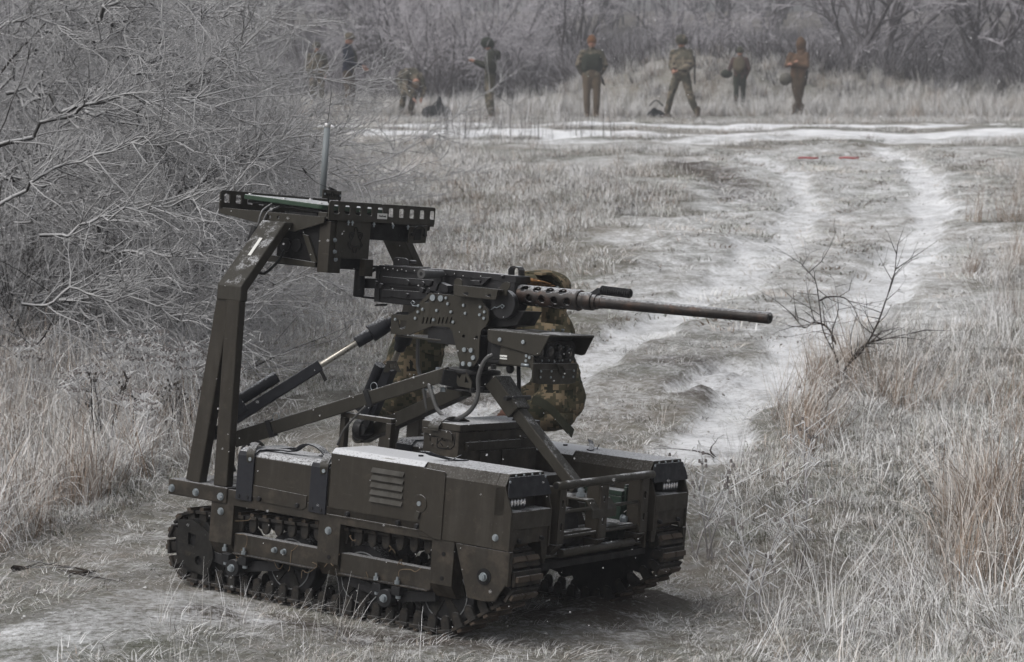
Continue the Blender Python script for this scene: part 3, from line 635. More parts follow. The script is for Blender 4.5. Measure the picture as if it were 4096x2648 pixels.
em([(475, 820), (500, 815), (540, 825), (570, 815), (612, 825)]); em([(450, 765), (450, 805), (475, 860)]); em([(635, 790), (630, 830), (590, 862)])
em([(503, 835), (515, 905), (545, 910), (560, 850)]); em([(485, 660), (505, 655), (500, 700), (482, 690), (485, 660)]); em([(600, 655), (620, 665), (615, 695), (600, 690), (600, 655)])
P(MB().box(-1.13, -.925, -.255, -.07, .618, .77), 'equipment_box', 'dark', bv=.004)
P(MB().box(-.955, -.912, -.262, -.2, .605, .765), 'equipment_bracket', 'paint')
P(MB().prism([(-1.16, .625), (-.96, .618), (-.96, .634), (-1.15, .645)], 'y', -.268, -.257), 'lower_bracket', 'clean')
P(MB().prism([(-1.02, .72), (-.998, .715), (-.955, .635), (-.975, .633)], 'y', -.266, -.256), 'brace', 'clean')
P(MB().cyl((-1.09, -.256, .68), (-1.09, -.264, .68), .022).cyl((-1.045, -.256, .682), (-1.045, -.264, .682), .02), 'connector', 'black', bv=.001)
P(MB().box(-.915, -.895, -.1, -.055, .6, .654), 'hanger', 'paint')
for y, z in ((-.235, .672), (-.238, .708), (-.228, .648)): hexbolt((-.912, y, z), (1, 0, 0), .0065, .006)
for y in (-.19, -.17, -.06, .04, .12): P(MB().cyl((-.9, y, .772), (-.9, y, .757), .0025, n=6).cyl((-.9, y, .768), (-.9, y, .764), .005, n=6), 'screw', 'zinc', bv=0)
stk = P(MB().prism([(-.045, .784), (.006, .785), (.006, .803), (-.045, .802)], 'x', -.9008, -.9002), 'sticker', 'white', bv=0)
text('DevDroid', .009, fr((-.8998, -.0195, .7935), (0, 1, 0), (0, 0, 1)), 'black', stk)
# frosted label on the arm
aa = Vector((0, .184, .204)).normalized()
stl = P(MB().bar((-1.098, -.42, .642), (-1.098, -.37, .6975), .012, .0008, (0, -.74, .67)), 'sticker', 'white', bv=0)
# hoses from the arm into the terminal
P(MB().tube(spline([at(zT(560, 700), 1, -.33), at(zT(640, 600), 1, -.32), at(zT(700, 420), 1, -.29), at(zT(830, 320), 1, -.22)]), .004, 8), 'cable', 'hose', bv=0)
P(MB().tube(spline([at(zT(600, 700), 1, -.33), at(zT(690, 600), 1, -.31), at(zT(780, 430), 1, -.27), at(zT(950, 350), 1, -.2)]), .004, 8), 'cable', 'hose', bv=0)
P(MB().cyl(at(zT(540, 840), 1, -.34), at(zT(620, 620), 1, -.33), .012, .015), 'cable_gland', 'black')
P(MB().tube(spline([at(zT(640, 1240), 1, -.36), at(zT(740, 1245), 1, -.33), at(zT(900, 1100), 1, -.29), at(zT(1000, 940), 1, -.262)]), .0045, 8), 'cable', 'black', bv=0)
# name plate with lettering
npo = at(zE(225, 130), 0, -.93)
npx = (Vector(at(zE(340, 145), 0, -.93)) - Vector(at(zE(110, 118), 0, -.93))).normalized()
np_ = P(MB().bar(Vector(npo) - npx * .045, Vector(npo) + npx * .045, .028, .004, (1, 0, 0)), 'name_plate', 'clean', bv=.001)
text('DevDroid', .021, fr(Vector(npo) + Vector((.0026, 0, 0)), npx, Vector((0, 0, 1))), 'dark', np_)
for s in (-.038, .038): P(MB().cyl(Vector(npo) + npx * s, Vector(npo) + npx * s + Vector((.004, 0, 0)), .0035, n=10), 'rivet', 'zinc', np_, bv=0)
P(MB().tube([Vector(npo) - npx * .02, at(zE(185, 240), 0, -.93)], .003, 6).tube([Vector(npo) + npx * .03, at(zE(330, 230), 0, -.93)], .003, 6), 'plate_stem', 'black', np_, bv=0)
wl = [at(zE(280, 80), 0, -.95), at(zE(190, 40), 0, -.95), at(zE(90, 0), 0, -.95), at(zE(20, -30), 0, -.95), at(zT(1300, -70), 0, -.97), at(zT(1290, -100), 0, -.97)]
P(MB().tube([wl[0], wl[1]], .0045, 8).tube(wl[1:], .0008, 5).tube([at(zT(1240, -165), 0, -.98), at(zT(1290, -90), 0, -.97)], .003, 6), 'wire_aerial', 'black', bv=0)
P(MB().cyl(at((1330, 800), 0, -1.05), at((1330, 800), 0, -1.05) + np.array((0, 0, .02)), .012), 'aerial_base', 'black')
# ---- front guard
X0 = -.012
def fg(p): return at(zA(*p), 0, X0)
for i, (l, r_, tz, bz) in enumerate((((742, 360), (800, 355), 360, 990), ((1107, 318), (1172, 312), 315, 930), ((1468, 290), (1525, 285), 285, 865))):
    a, b_ = fg(l), fg(r_); zt = a[2]; zb = -.118
    yc = (a[1] + b_[1]) / 2; w = (b_[1] - a[1]) / 2
    hs_ = []
    for zc in (zt - .05, zt - .118): hs_.append([(yc - .004, zc - .013), (yc + .004, zc - .013), (yc + .004, zc - .004), (yc + .0075, zc + .003), (yc + .003, zc + .009), (yc - .003, zc + .009), (yc - .0075, zc + .003), (yc - .004, zc - .004)])
    P(MB().prism([(yc - w, zb), (yc + w, zb), (yc + w, zt), (yc - w, zt)], 'x', X0, X0 + .006, holes=hs_), 'guard_post', 'paint', bv=.0008)
    P(MB().box(X0 - .045, X0 - .0005, yc - w - .0005, yc - w + .006, zb, zt - .004), 'guard_web', 'paint', bv=.0008)
    P(MB().prism([(X0 - .0455, zb - .002), (X0 + .0055, zb - .002), (X0 - .03, zb - .045), (X0 - .0455, zb - .045)][::-1], 'y', yc - w, yc + w), 'guard_foot', 'paint', bv=.001)
T0, T1 = fg((705, 362)), fg((1500, 262))
P(MB().tube(spline([(X0 + .004, T0[1], T0[2]), (X0 + .004, T1[1], T1[2]), (X0 - .01, T1[1] + .013, T1[2] - .004), (X0 - .03, T1[1] + .015, T1[2] - .012)], 8), .0125, 16), 'guard_tube', 'frosted', bv=0)
P(MB().cyl((X0 + .004, T0[1] - .0006, T0[2]), (X0 + .004, T0[1] - .001, T0[2]), .0085), 'tube_bore', 'dark', bv=0)
B0, B1 = fg((770, 960)), fg((1400, 855))
P(MB().tube([(X0 - .008, B0[1], B0[2]), (X0 - .008, B1[1], B1[2])], .0125, 16), 'guard_tube', 'frosted', bv=0)
for q0, q1 in (((790, 592), (1445, 500)), ((785, 815), (1440, 710))):
    a, b_ = fg(q0), fg(q1); P(MB().tube([(X0 - .006, a[1], a[2]), (X0 - .006, b_[1], b_[2])], .0055, 10), 'guard_rod', 'frosted', bv=0)
hexbolt((X0 - .05, fg((1418, 668))[1] - .0, fg((1418, 668))[2]), (1, 0, 0), .014, .014)
# front deck parts
P(MB().box(-.3, -.03, -.28, .28, -.16, -.152), 'front_tray', 'frosted')
P(MB().box(-.28, -.035, -.285, -.278, -.16, -.06).box(-.28, -.035, .278, .285, -.16, -.06), 'tray_wall', 'paint2')
P(MB().cyl((-.25, -.1, -.08), (-.06, -.1, -.08), .055, n=28), 'winch_motor', 'black', bv=.003)
P(MB().prism([(-.06, -.15), (.06, -.15), (.06, -.1), (.02, -.05), (-.02, 0), (-.06, 0)], 'x', -.1, -.094), 'support_plate', 'paint2')
P(MB().box(-.17, -.03, -.06, .075, -.006, .0), 'foot_plate', 'frosted')
P(MB().prism([(-.03, -.0005), (-.005, -.03), (-.005, -.055), (-.011, -.055), (-.011, -.032), (-.034, -.006)], 'y', -.06, .075), 'foot_lip', 'frosted')
for q in ((930, 455), (1020, 445)):
    p = at(zA(*q), 2, .0); P(MB().cyl(p, p + np.array((0, 0, .012)), .014, n=6).cyl(p + np.array((0, 0, .012)), p + np.array((0, 0, .024)), .011, n=6).cyl(p + np.array((0, 0, .024)), p + np.array((0, 0, .03)), .006, n=8), 'bolt', 'zinc', bv=.0008)
P(MB().box(-.33, -.29, -.28, .28, .0, .03).box(-.5, -.33, .1, .28, -.02, .02), 'cross_member', 'paint2')
# far pod bracket seen left of the leg
# ================================================================ BIG AMMUNITION BOX ON THE DECK
AB = empty('ammunition_box', VM); tag(AB, 'large olive steel ammunition box with cut-out emblem standing on the robot deck', 'ammunition box')
P = lambda mb, n, mt, par=AB, bv=0.0015, **k: mb.build(n, mt, par, bv, **k)
P(MB().box(-.54, -.408, -.204, .225, -.088, .163), 'box_body', 'paint2', bv=.003)
ld = P(MB().box(-.546, -.402, -.209, .23, .1635, .186), 'lid', 'paint', bv=.003)
P(MB().prism([(-.54, .163), (-.44, .163), (-.43, .156), (-.426, .14), (-.426, .135), (-.54, .15)], 'y', -.213, -.2095), 'lid_flap', 'paint', ld, bv=0)
P(MB().band(spline([(-.49, -.225, .16), (-.49, -.222, .175), (-.485, -.19, .198), (-.475, -.14, .2), (-.465, -.1, .188)]), .035, .004, (1, .2, 0)), 'lid_strap', 'clean', ld, bv=0)
P(MB().box(-.4075, -.398, -.17, .12, .105, .131), 'stiffener', 'paint', bv=.001)
for y in (-.09, .03, .12): P(MB().box(-.4075, -.4035, y, y + .1, -.08, .1), 'front_panel', 'paint2', bv=.0008)
for i in range(7): P(MB().box(-.4045, -.399, -.16 + i * .05, -.145 + i * .05, .1315, .134), 'spacer', 'clean', bv=0)
e3 = lambda pts: P(MB().tube([tuple(at(zH(*p), 1, -.2048)) for p in pts], .0013, 5), 'emblem_line', 'dark', bv=0)
e3([(210, 850), (215, 910)]); e3([(230, 862), (300, 865), (320, 830), (322, 815)]); e3([(290, 885), (288, 935), (300, 935)]); e3([(285, 970), (285, 930), (330, 900), (350, 880)])
e3([(320, 930), (345, 965)]); e3([(345, 905), (375, 910)]); e3([(480, 830), (470, 960), (430, 1000), (300, 985), (280, 965)])
for q in ((292, 842), (388, 882), (402, 980), (238, 955)): p = at(zH(*q), 1, -.204); P(MB().ball(p, .004), 'rivet', 'clean', bv=0)
# smaller crate behind it on the far pod side
P(MB().box(-.66, -.56, .05, .2, -.02, .1), 'rear_case', 'strap', R_, bv=.01)
# ================================================================ GREEN AMMO CAN
GC = empty('ammo_can', VM); tag(GC, 'small dark green metal ammo can standing behind the front guard of the robot', 'ammo can')
P = lambda mb, n, mt, par=GC, bv=0.0015, **k: mb.build(n, mt, par, bv, **k)
g0 = at(zA(1290, 405), 0, -.09); g1 = at(zA(1415, 372), 0, -.09)
P(MB().box(-.22, -.09, g0[1], g1[1], -.151, g0[2] - .016), 'can_body', 'green', bv=.004)
P(MB().box(-.225, -.087, g0[1] - .002, g1[1] + .002, g0[2] - .0155, g0[2]), 'can_lid', 'green', bv=.002)
P(MB().box(-.0895, -.083, g0[1] + .015, g1[1] - .012, -.05, .02).box(-.0895, -.08, g0[1] + .012, g1[1] - .01, .005, .012), 'can_latch', 'green', bv=.001)
P(MB().tube(spline([(-.16, g0[1] + .03, g0[2] + .002), (-.15, g0[1] + .035, g0[2] + .008), (-.15, g1[1] - .03, g0[2] + .008), (-.16, g1[1] - .025, g0[2] + .002)]), .002, 6), 'can_handle', 'black', bv=0)
P(MB().ball((-.08, g0[1] + .05, -.045), .012, sc=(.3, .8, 1)).tube([(-.082, g0[1] + .01, -.065), (-.08, g0[1] + .04, -.055), (-.08, g0[1] + .055, -.03)], .0008, 5), 'seal_tag', 'white', bv=0)
# ================================================================ FLAT TERMINAL ON THE TRAY, ANTENNA
FT = empty('flat_terminal', VM); tag(FT, 'flat dark green flat-panel satellite terminal lying in the tray of the arch', 'satellite terminal')
P = lambda mb, n, mt, par=FT, bv=0.0015, **k: mb.build(n, mt, par, bv, **k)
f0 = at(zT(425, 200), 1, -.225); f1 = at(zT(1500, 345), 1, -.225); f2 = at(zT(1880, 300), 0, -.955)
b = MB().prism(rrect(0, 1, 0, 1, .06, 4), 'z', -.013, .003)
b.v = [(f0[0] + (f1[0] - f0[0]) * x, -.225 + .36 * y, f0[2] + (f1[2] - f0[2]) * x + z * 1.0 + .001) for x, y, z in b.v]
P(b, 'terminal_body', 'panelgreen', bv=.003)
b = MB().box(.04, .96, .04, .96, -.022, -.0135); b.v = [(f0[0] + (f1[0] - f0[0]) * x, -.225 + .36 * y, f0[2] + (f1[2] - f0[2]) * x + z) for x, y, z in b.v]
P(b, 'terminal_base', 'black', bv=.002)
for x, y in ((.06, .05), (.5, .04), (.93, .06), (.06, .9), (.93, .9)): P(MB().cyl((f0[0] + (f1[0] - f0[0]) * x, -.225 + .36 * y, f0[2] + (f1[2] - f0[2]) * x + .003), (f0[0] + (f1[0] - f0[0]) * x, -.225 + .36 * y, f0[2] + (f1[2] - f0[2]) * x + .008), .006, n=10), 'screw', 'silver', bv=0)
P(MB().box(-1.22, -.98, -.12, .0, .7775, .79).box(-1.16, -1.02, -.2, -.19, .7775, .786), 'terminal_bracket', 'black')
P(MB().box(-.965, -.93, -.262, -.235, .777, .792), 'clamp', 'clean')
AN = empty('antenna', VM); tag(AN, 'grey tubular antenna with bare metal cap rising from the tray', 'antenna')
P = lambda mb, n, mt, par=AN, bv=0.0, **k: mb.build(n, mt, par, bv, **k)
a0 = at(zD(750, 458), 0, -1.0); a1 = at(zD(761, 297), 0, -1.0); a2 = at(zD(762, 287), 0, -1.0)
P(MB().cyl(a0, a1, .0098, n=20), 'antenna_tube', 'grey'); P(MB().cyl(a1, a2, .0105, n=20), 'antenna_cap', 'silver', bv=.001)
a3 = at(zD(771, 215), 0, -1.0); P(MB().tube([a2, a3], .0009, 5), 'whip', 'black')
# ================================================================ GUN MOUNT
GM = empty('gun_mount', VM); tag(GM, 'three-legged steel gun mount with actuators and camera housing on the robot deck', 'gun mount')
P = lambda mb, n, mt, par=GM, bv=0.0012, **k: mb.build(n, mt, par, bv, **k)
yp = -.09
poly = pl('y' and 1, yp, zF, [(470, 738), (655, 740), (700, 725), (740, 690), (780, 610), (905, 488), (1500, 545), (1520, 610), (1580, 690), (1582, 800), (1545, 870), (1495, 915), (1478, 1000), (1468, 1230), (1440, 1290), (1400, 1330), (1290, 1325), (1245, 1270), (1165, 930), (1130, 885), (1060, 875), (940, 868), (660, 975), (462, 955)])
def F1(x, y, Y=yp): q = at(zF(x, y), 1, Y); return (q[0], q[2])
holes = [[F1(545, 805), F1(640, 805), F1(640, 830), F1(625, 895), F1(590, 905), F1(560, 890)]] + [[F1(x, 790), F1(x + 8, 768), F1(x + 22, 770), F1(x + 8, 835), F1(x - 6, 845), F1(x - 12, 835)] for x in (830, 873, 916, 1010, 1052, 1098, 1145)]
holes += [[F1(845, 598), F1(900, 552), F1(900, 600)], circ(*F1(1295, 984), .0055, 10), circ(*F1(1444, 996), .0055, 10)]
P(MB().prism(poly, 'y', yp, yp + .007, holes=holes), 'side_plate', 'clean', bv=.0006)
P(MB().prism(poly, 'y', -yp - .007, -yp), 'side_plate', 'clean', bv=.0006)
for x, y, r in ((952, 545, .01), (1042, 552, .0095), (1310, 1137, .0072), (1387, 1144, .0072), (1412, 1228, .0072), (1298, 1297, .0072), (1373, 1302, .0072)) + tuple((a, b_, .0045) for a, b_ in ((1103, 548), (1121, 615), (786, 635), (835, 676), (782, 706), (996, 689), (1159, 706), (1322, 722), (1302, 631), (1493, 650), (1541, 706), (1486, 739), (1534, 779), (1183, 821), (960, 797), (752, 779), (525, 790))):
    q = F1(x, y); P(MB().cyl((q[0], yp, q[1]), (q[0], yp - .006, q[1]), r, n=14).cyl((q[0], yp - .006, q[1]), (q[0], yp - .0065, q[1]), r * .5, n=6), 'screw', 'zinc', bv=.0008)
q0, q1 = F1(470, 960), F1(1020, 975); P(MB().box(q0[0] + .01, q1[0], yp + .008, -yp - .008, q0[1] - .006, q0[1]), 'bottom_plate', 'clean')
P(MB().box(F1(940, 0)[0], F1(1400, 0)[0], yp + .009, -yp - .009, F1(0, 860, 0)[1] - .02, F1(0, 760, 0)[1]), 'cradle', 'black')
P(MB().box(-.5, -.44, yp + .008, -yp - .008, .355, .45), 'pivot_block', 'black', bv=.004)
# upper bracket beside the receiver
Y2 = -.112; up_ = pl(1, Y2, zF, [(1190, 395), (1700, 450), (1690, 480), (1672, 560), (1650, 568), (1190, 520)])
hl_ = [[(a[0], a[1]) for a in pl(1, Y2, zF, p)] for p in ([(1290, 495), (1320, 485), (1340, 478), (1365, 495), (1345, 520), (1320, 508)], [(1550, 515), (1585, 510), (1600, 500), (1622, 518), (1600, 540), (1580, 530)])]
P(MB().prism(up_, 'y', Y2 - .004, Y2, holes=hl_), 'upper_bracket', 'clean', bv=.0006)
for pts in ([(1190, 400), (1185, 345), (1215, 322), (1250, 322), (1275, 345), (1275, 405)], [(1690, 450), (1750, 370), (1790, 362), (1825, 375), (1825, 420), (1790, 470), (1790, 520), (1680, 520)]):
    P(MB().prism(pl(1, Y2 + .03, zF, pts), 'y', Y2 + .03, Y2 + .034), 'bracket_ear', 'clean', bv=.0006)
a = F1(1190, 400, Y2); b_ = F1(1690, 452, Y2); P(MB().prism([(a[0], a[1]), (b_[0], b_[1]), (b_[0], b_[1] - .003), (a[0], a[1] - .003)][::-1], 'y', Y2 + .0005, Y2 + .035), 'bracket_shelf', 'clean', bv=.0004)
P(MB().cyl((F1(1740, 620, -.075)[0], -.075, F1(1740, 620, -.075)[1]), (F1(1740, 620, -.075)[0], -.05, F1(1740, 620, -.075)[1]), .044, n=28), 'pivot_disc', 'gun')
P(MB().tube([tuple(at(zF(*p), 1, -.082)) for p in ((1610, 680), (1650, 650), (1670, 660), (1720, 635), (1735, 620), (1760, 640), (1735, 665), (1722, 645))], .0018, 6).tube([tuple(at(zF(*p), 1, -.095)) for p in ((770, 640), (715, 635), (695, 600), (715, 578), (740, 600), (720, 615))], .0018, 6), 'clip_pin', 'zinc', bv=0)
for y0 in (1070, 1095):
    c0 = MB()
    for i in range(8): p = Vector(at(zF(y0 + i * 5 * (1 if y0 < 1080 else .5), 945 + i * 19), 1, -.05)); c0.tube([p + Vector((.003 * math.cos(a), .002 * math.sin(a) * (i % 2), .005 * math.sin(a))) for a in [j * math.pi / 4 for j in range(9)]], .0008, 5)
    P(c0, 'chain', 'black', bv=0)
# under-receiver linkage
P(MB().prism(pl(1, -.05, zF, [(1580, 820), (1560, 870), (1700, 880), (1900, 860), (1940, 790), (1990, 700), (1840, 690), (1700, 740)]), 'y', -.05, .05), 'lower_cradle', 'black')
# head and tripod
HD = at(zH(640, 250), 1, 0)
hx, hz_ = HD[0], HD[2]
P(MB().cyl((hx + .01, 0, hz_ + .018), (hx + .01, 0, hz_ + .03), .085, n=36).cyl((hx + .01, 0, hz_ - .03), (hx + .01, 0, hz_ + .018), .062, n=32).cyl((hx + .01, 0, hz_ - .036), (hx + .01, 0, hz_ - .0305), .08, n=32), 'pivot_ring', 'black')
P(MB().cyl((hx + .01, 0, hz_ + .03), (hx + .01, 0, hz_ + .07), .045, n=28), 'swivel', 'black')
P(MB().prism(pl(1, -.075, zH, [(445, 150), (600, 165), (665, 290), (660, 350), (620, 350), (520, 330)]), 'y', -.08, -.074, holes=[pl(1, -.075, zH, [(505, 205), (555, 205), (535, 250)]), pl(1, -.075, zH, [(600, 225), (635, 295), (590, 295)])]), 'gusset', 'clean', bv=.0006)
for q in ((300, 178), (350, 390), (755, 385), (655, 400), (885, 150)): p = at(zH(*q), 1, -.07); P(MB().cyl(p, p + np.array((0, 0, .014)), .009, n=6), 'nut', 'zinc' if q[0] in (300, 350) else 'black', bv=0)
ft = Vector(at(zH(1790, 1425), 1, .01)); fk = Vector(at(zH(1120, 560), 1, .01)); fh = Vector(at(zH(930, 270), 1, .01))
P(MB().bar(ft, fk, .046, .034, (1, 0, 1)), 'front_leg', 'frosted', bv=.003)
P(MB().bar(fk + (fk - ft).normalized() * -.02, fh, .07, .05, (1, 0, 1), .085, .05), 'leg_knuckle', 'clean', bv=.003)
P(MB().cyl(tuple(fk + Vector((.0, -.06, .03))), tuple(fk + Vector((.0, .075, .03))), .0075, n=12), 'lock_pin', 'black')
P(MB().prism([(-.05, 0), (.05, 0), (.04, .03), (-.04, .03)], 'x', ft.x - .04, ft.x + .0), 'leg_foot', 'paint') if False else None
n0 = Vector(at(zD(548, 1022), 0, -1.16)); n1 = Vector(at(zD(1045, 868), 1, -.085))
nl_ = P(MB().bar(n0, n1, .036, .043), 'rear_leg', 'clean', bv=.003)
dl = (n1 - n0).normalized()
P(MB().bar(n0, n0 + dl * .13, .042, .05), 'leg_sleeve', 'clean', bv=.002)
for t__ in (.05, .08, .1):
    for dz in (.009, -.009): c_ = n0 + dl * t__ + Vector((0, -.0215, dz)); P(MB().bar(c_ - dl * .007, c_ + dl * .007, .001, .006), 'slot', 'dark', bv=0)
for t__, nm in ((.5, 1), (.17, 1)):
    c_ = n0.lerp(n1, t__ if t__ < .2 else .63); P(MB().bar(c_ - dl * .008, c_ + dl * .008, .046, .055), 'leg_band', 'black')
    c_ = c_ + dl * .02 + Vector((0, -.01, .03)); P(MB().tube([c_ + Vector((.013 * math.cos(a), 0, .013 * math.sin(a))) for a in [j * math.pi / 8 for j in range(17)]], .0012, 6), 'pull_ring', 'zinc', bv=0)
c_ = n0.lerp(n1, .4) + Vector((0, -.0185, 0)); ls_ = P(MB().bar(c_ - dl * .018, c_ + dl * .018, .0012, .016), 'sticker', 'white', bv=0)
text('DevDroid', .008, fr(c_ + Vector((0, -.001, 0)), dl, Vector((0, 0, 1))), 'black', ls_)
P(MB().bar(n1 - dl * .03, Vector((hx, -.04, hz_ - .005)), .06, .05), 'leg_hinge', 'black', bv=.003)
for q in ((160, 300), (222, 283), (175, 362), (240, 343)): p = at(zH(*q), 1, -.115); P(MB().cyl(p, p - np.array((0, .004, 0)), .004, n=10), 'screw', 'zinc', bv=0)
m0 = Vector(at(zD(845, 1015), 1, .2)); m1 = Vector(at(zD(1085, 905), 1, .045))
P(MB().bar(m0, m1, .038, .046), 'rear_leg', 'clean', bv=.003)
P(MB().cyl(m0 + Vector((0, -.035, 0)), m0 + Vector((0, .035, 0)), .022, n=20), 'leg_tube', 'clean'); P(MB().cyl(m0 + Vector((0, -.0351, 0)), m0 + Vector((0, -.0356, 0)), .015, n=20), 'tube_bore', 'dark', bv=0)
# linear actuators
def actuator(a, b_, fr_rod, w, motor_side, names=('actuator',)):
    a = Vector(a); b_ = Vector(b_); d = (b_ - a).normalized(); L = (b_ - a).length; u = Vector(motor_side)
    u = (u - d * u.dot(d)).normalized(); c0 = a.lerp(b_, .13)
    o = P(MB().bar(c0, a.lerp(b_, fr_rod), w, w, u), 'actuator', 'strap', bv=.003)
    P(MB().cyl(a.lerp(b_, fr_rod), a.lerp(b_, .86), w * .3, n=20), 'piston_rod', 'chrome', o)
    P(MB().cyl(a.lerp(b_, .8), a.lerp(b_, .88), w * .55, w * .6, n=16).cyl(a.lerp(b_, .88), a.lerp(b_, .97), w * .85, w * .8, n=16).cyl(a.lerp(b_, .97), b_, w * .45, n=12), 'rod_joint', 'strap', o)
    P(MB().bar(c0 + u * w * .9, c0 + u * w * .9 + d * w * 1.5, w * 1.4, w * 1.9, u), 'gearbox', 'strap', o, bv=.003)
    P(MB().cyl(c0 + u * w * 1.25 + d * w * 1.5, c0 + u * w * 1.25 + d * w * 5.4, w * .55, n=20), 'motor', 'strap', o, bv=.002)
    P(MB().bar(a, c0, w * .7, w * .7, u).cyl(a + Vector((0, -.025, 0)), a + Vector((0, .025, 0)), w * .55, n=16), 'clevis', 'black', o)
    return o
A0 = at(zD(490, 1010), 0, -1.19); A1 = at(zD(912, 745), 1, -.03)
ac = actuator(A0, A1, .6, .034, (-.3, 0, 1))
c_ = Vector(A0).lerp(Vector(A1), .6); P(MB().bar(c_ + Vector((0, -.01, 0)), c_ + Vector((.035, -.01, -.045)), .004, .012), 'end_stop', 'black', ac)
B0_ = at(zD(850, 1000), 1, .13); B1_ = at(zD(948, 765), 1, .06)
ac2 = actuator(B0_, B1_, .62, .034, (-1, 0, .1))
P(MB().prism(pl(1, .02, zF, [(425, 1260), (520, 1265), (580, 1395), (545, 1395), (520, 1365), (460, 1365), (430, 1400), (385, 1390)]), 'y', .018, .023, holes=[pl(1, .02, zF, [(455, 1300), (515, 1300), (520, 1335), (450, 1345)])]), 'actuator_bracket', 'clean', bv=.0005)
P(MB().cyl(B0_, np.array(B0_) + np.array((-.03, 0, .0)), .035, n=20), 'lower_joint', 'black')
P(MB().prism(pl(1, -.02, zF, [(470, 740), (585, 735), (580, 705), (530, 710), (522, 740)]), 'y', -.02, .02), 'lug', 'black')
# cables
P(MB().tube(spline([at(zH(*p), 1, y) for p, y in (((200, 312), -.12), ((240, 440), -.135), ((300, 590), -.14), ((400, 665), -.145), ((500, 675), -.15), ((620, 610), -.155), ((700, 500), -.16), ((725, 380), -.16), ((725, 240), -.165), ((770, 100), -.165), ((820, 30), -.16), ((880, 0), -.15))], 6), .0068, 10), 'hose', 'hose', bv=0)
P(MB().tube(spline([at(zD(*p), 1, .12) for p in ((1206, 850), (1207, 900), (1204, 960), (1180, 1000))]), .0068, 8), 'hose', 'strap', bv=0)
P(MB().tube(spline([at(zD(*p), 1, .08) for p in ((972, 780), (972, 850), (982, 890), (995, 960))]), .006, 8), 'hose', 'hose', bv=0)
P(MB().tube(spline([at(zD(*p), 1, -.25) for p in ((785, 1035), (800, 1000), (830, 965), (850, 945))]), .0035, 8), 'cable', 'hose', bv=0)
# sight housing
ys0, ys1 = -.142, .112
so = pl(1, ys0, zG, [(190, 372), (1150, 470), (1000, 770), (940, 785), (850, 765), (250, 590), (185, 540)])
hs2 = MB().prism(so, 'y', ys0, ys0 + .005); hs2.prism(so, 'y', ys1 - .005, ys1)
top = [so[0], so[1]]; hs2.prism([so[0], so[1], (so[1][0], so[1][1] - .005), (so[0][0], so[0][1] - .005)], 'y', ys0 + .0045, ys1 - .0045)
P(hs2, 'sight_hood', 'clean', bv=.004)
P(MB().prism([so[0], so[1], (so[1][0], so[1][1] + .001), (so[0][0], so[0][1] + .001)], 'y', ys0 + .005, ys1 - .005), 'hood_snow', 'frosted', bv=0)
P(MB().box(so[0][0] + .004, -.215, ys0 + .02, ys1 - .02, .385, so[0][1] - .008), 'sight_body', 'black', bv=.004)
P(MB().box(so[0][0] + .045, -.215, ys0 + .008, ys1 - .03, .375, .43), 'sight_lower_body', 'clean', bv=.004)
fp = P(MB().prism(rrect(ys0 + .012, ys1 - .02, .392, .455, .02, 5), 'x', -.2145, -.206), 'lens_plate', 'black', bv=.001)
for y, z, r in ((-.118, .424, .018), (-.066, .428, .022), (.04, .424, .021), (-.012, .437, .012), (-.012, .41, .012)):
    l_ = P(MB().cyl((-.206, y, z), (-.194, y, z), r, n=26).cyl((-.194, y, z), (-.1935, y, z), r * .86, n=26), 'lens', 'black', fp, bv=.0008)
    P(MB().ball((-.1936, y, z), r * .72, sc=(.25, 1, 1), nu=18, nv=10), 'lens_glass', 'glass', l_, bv=0)
for q in ((1140, 650), (1248, 618), (1357, 648), (1475, 645), (1025, 857), (1130, 855), (1220, 875), (1295, 850), (1340, 850), (1460, 850)):
    p = at(zG(*q), 0, -.2055); P(MB().cyl(p, p + np.array((.003, 0, 0)), .0032, n=10), 'screw', 'zinc', fp, bv=0)
for q in ((390, 533), (750, 572)): p = at(zG(*q), 1, ys0); P(MB().cyl(p, p - np.array((0, .006, 0)), .0062, n=14), 'screw', 'zinc', bv=.001)
for q in ((540, 335), (690, 340), (1200, 408), (1350, 408)): p = at(zG(*q), 2, .476); P(MB().cyl(p, p + np.array((0, 0, .008)), .005, n=10), 'screw', 'zinc', bv=0)
st_ = P(MB().prism(pl(1, ys0 + .0075, zG, [(385, 768), (495, 775), (495, 842), (385, 830)]), 'y', ys0 + .0065, ys0 + .0072), 'sticker', 'white', bv=0)
c_ = at(zG(440, 805), 1, ys0 + .006); text('DevDroid', .0065, fr(Vector(c_), (1, 0, 0), (0, 0, 1)), 'black', st_)
plx = -.19; pp = pl(0, plx, zG, [(880, 895), (1560, 895), (1555, 1010), (1530, 1190), (1450, 1215), (980, 1220), (862, 1190)])
lp = P(MB().prism(pp, 'x', plx, plx + .005), 'sight_skirt', 'clean', bv=.0015)
lp2 = P(MB().prism(pl(0, plx + .005, zG, [(985, 990), (1525, 990), (1525, 1130), (985, 1150)]), 'x', plx + .005, plx + .0075), 'data_plate', 'clean', lp, bv=.0006)
for q in ((1012, 1020), (1003, 1112), (1172, 1020), (1162, 1112), (1352, 1107), (1518, 1012), (1507, 1105)): p = at(zG(*q), 0, plx + .0075); P(MB().cyl(p, p + np.array((.003, 0, 0)), .0036, n=10), 'rivet', 'zinc', lp, bv=0)
hk = pl(0, plx + .012, zG, [(1250, 905), (1340, 905), (1380, 925), (1418, 1030), (1405, 1072), (1345, 1080), (1295, 1015), (1285, 960)])
P(MB().prism(hk, 'x', plx + .0085, plx + .0125, holes=[pl(0, plx + .012, zG, [(1300, 940), (1350, 940), (1385, 1000), (1375, 1035), (1345, 1035), (1300, 985)])]), 'hook', 'frosted', lp, bv=.0005)
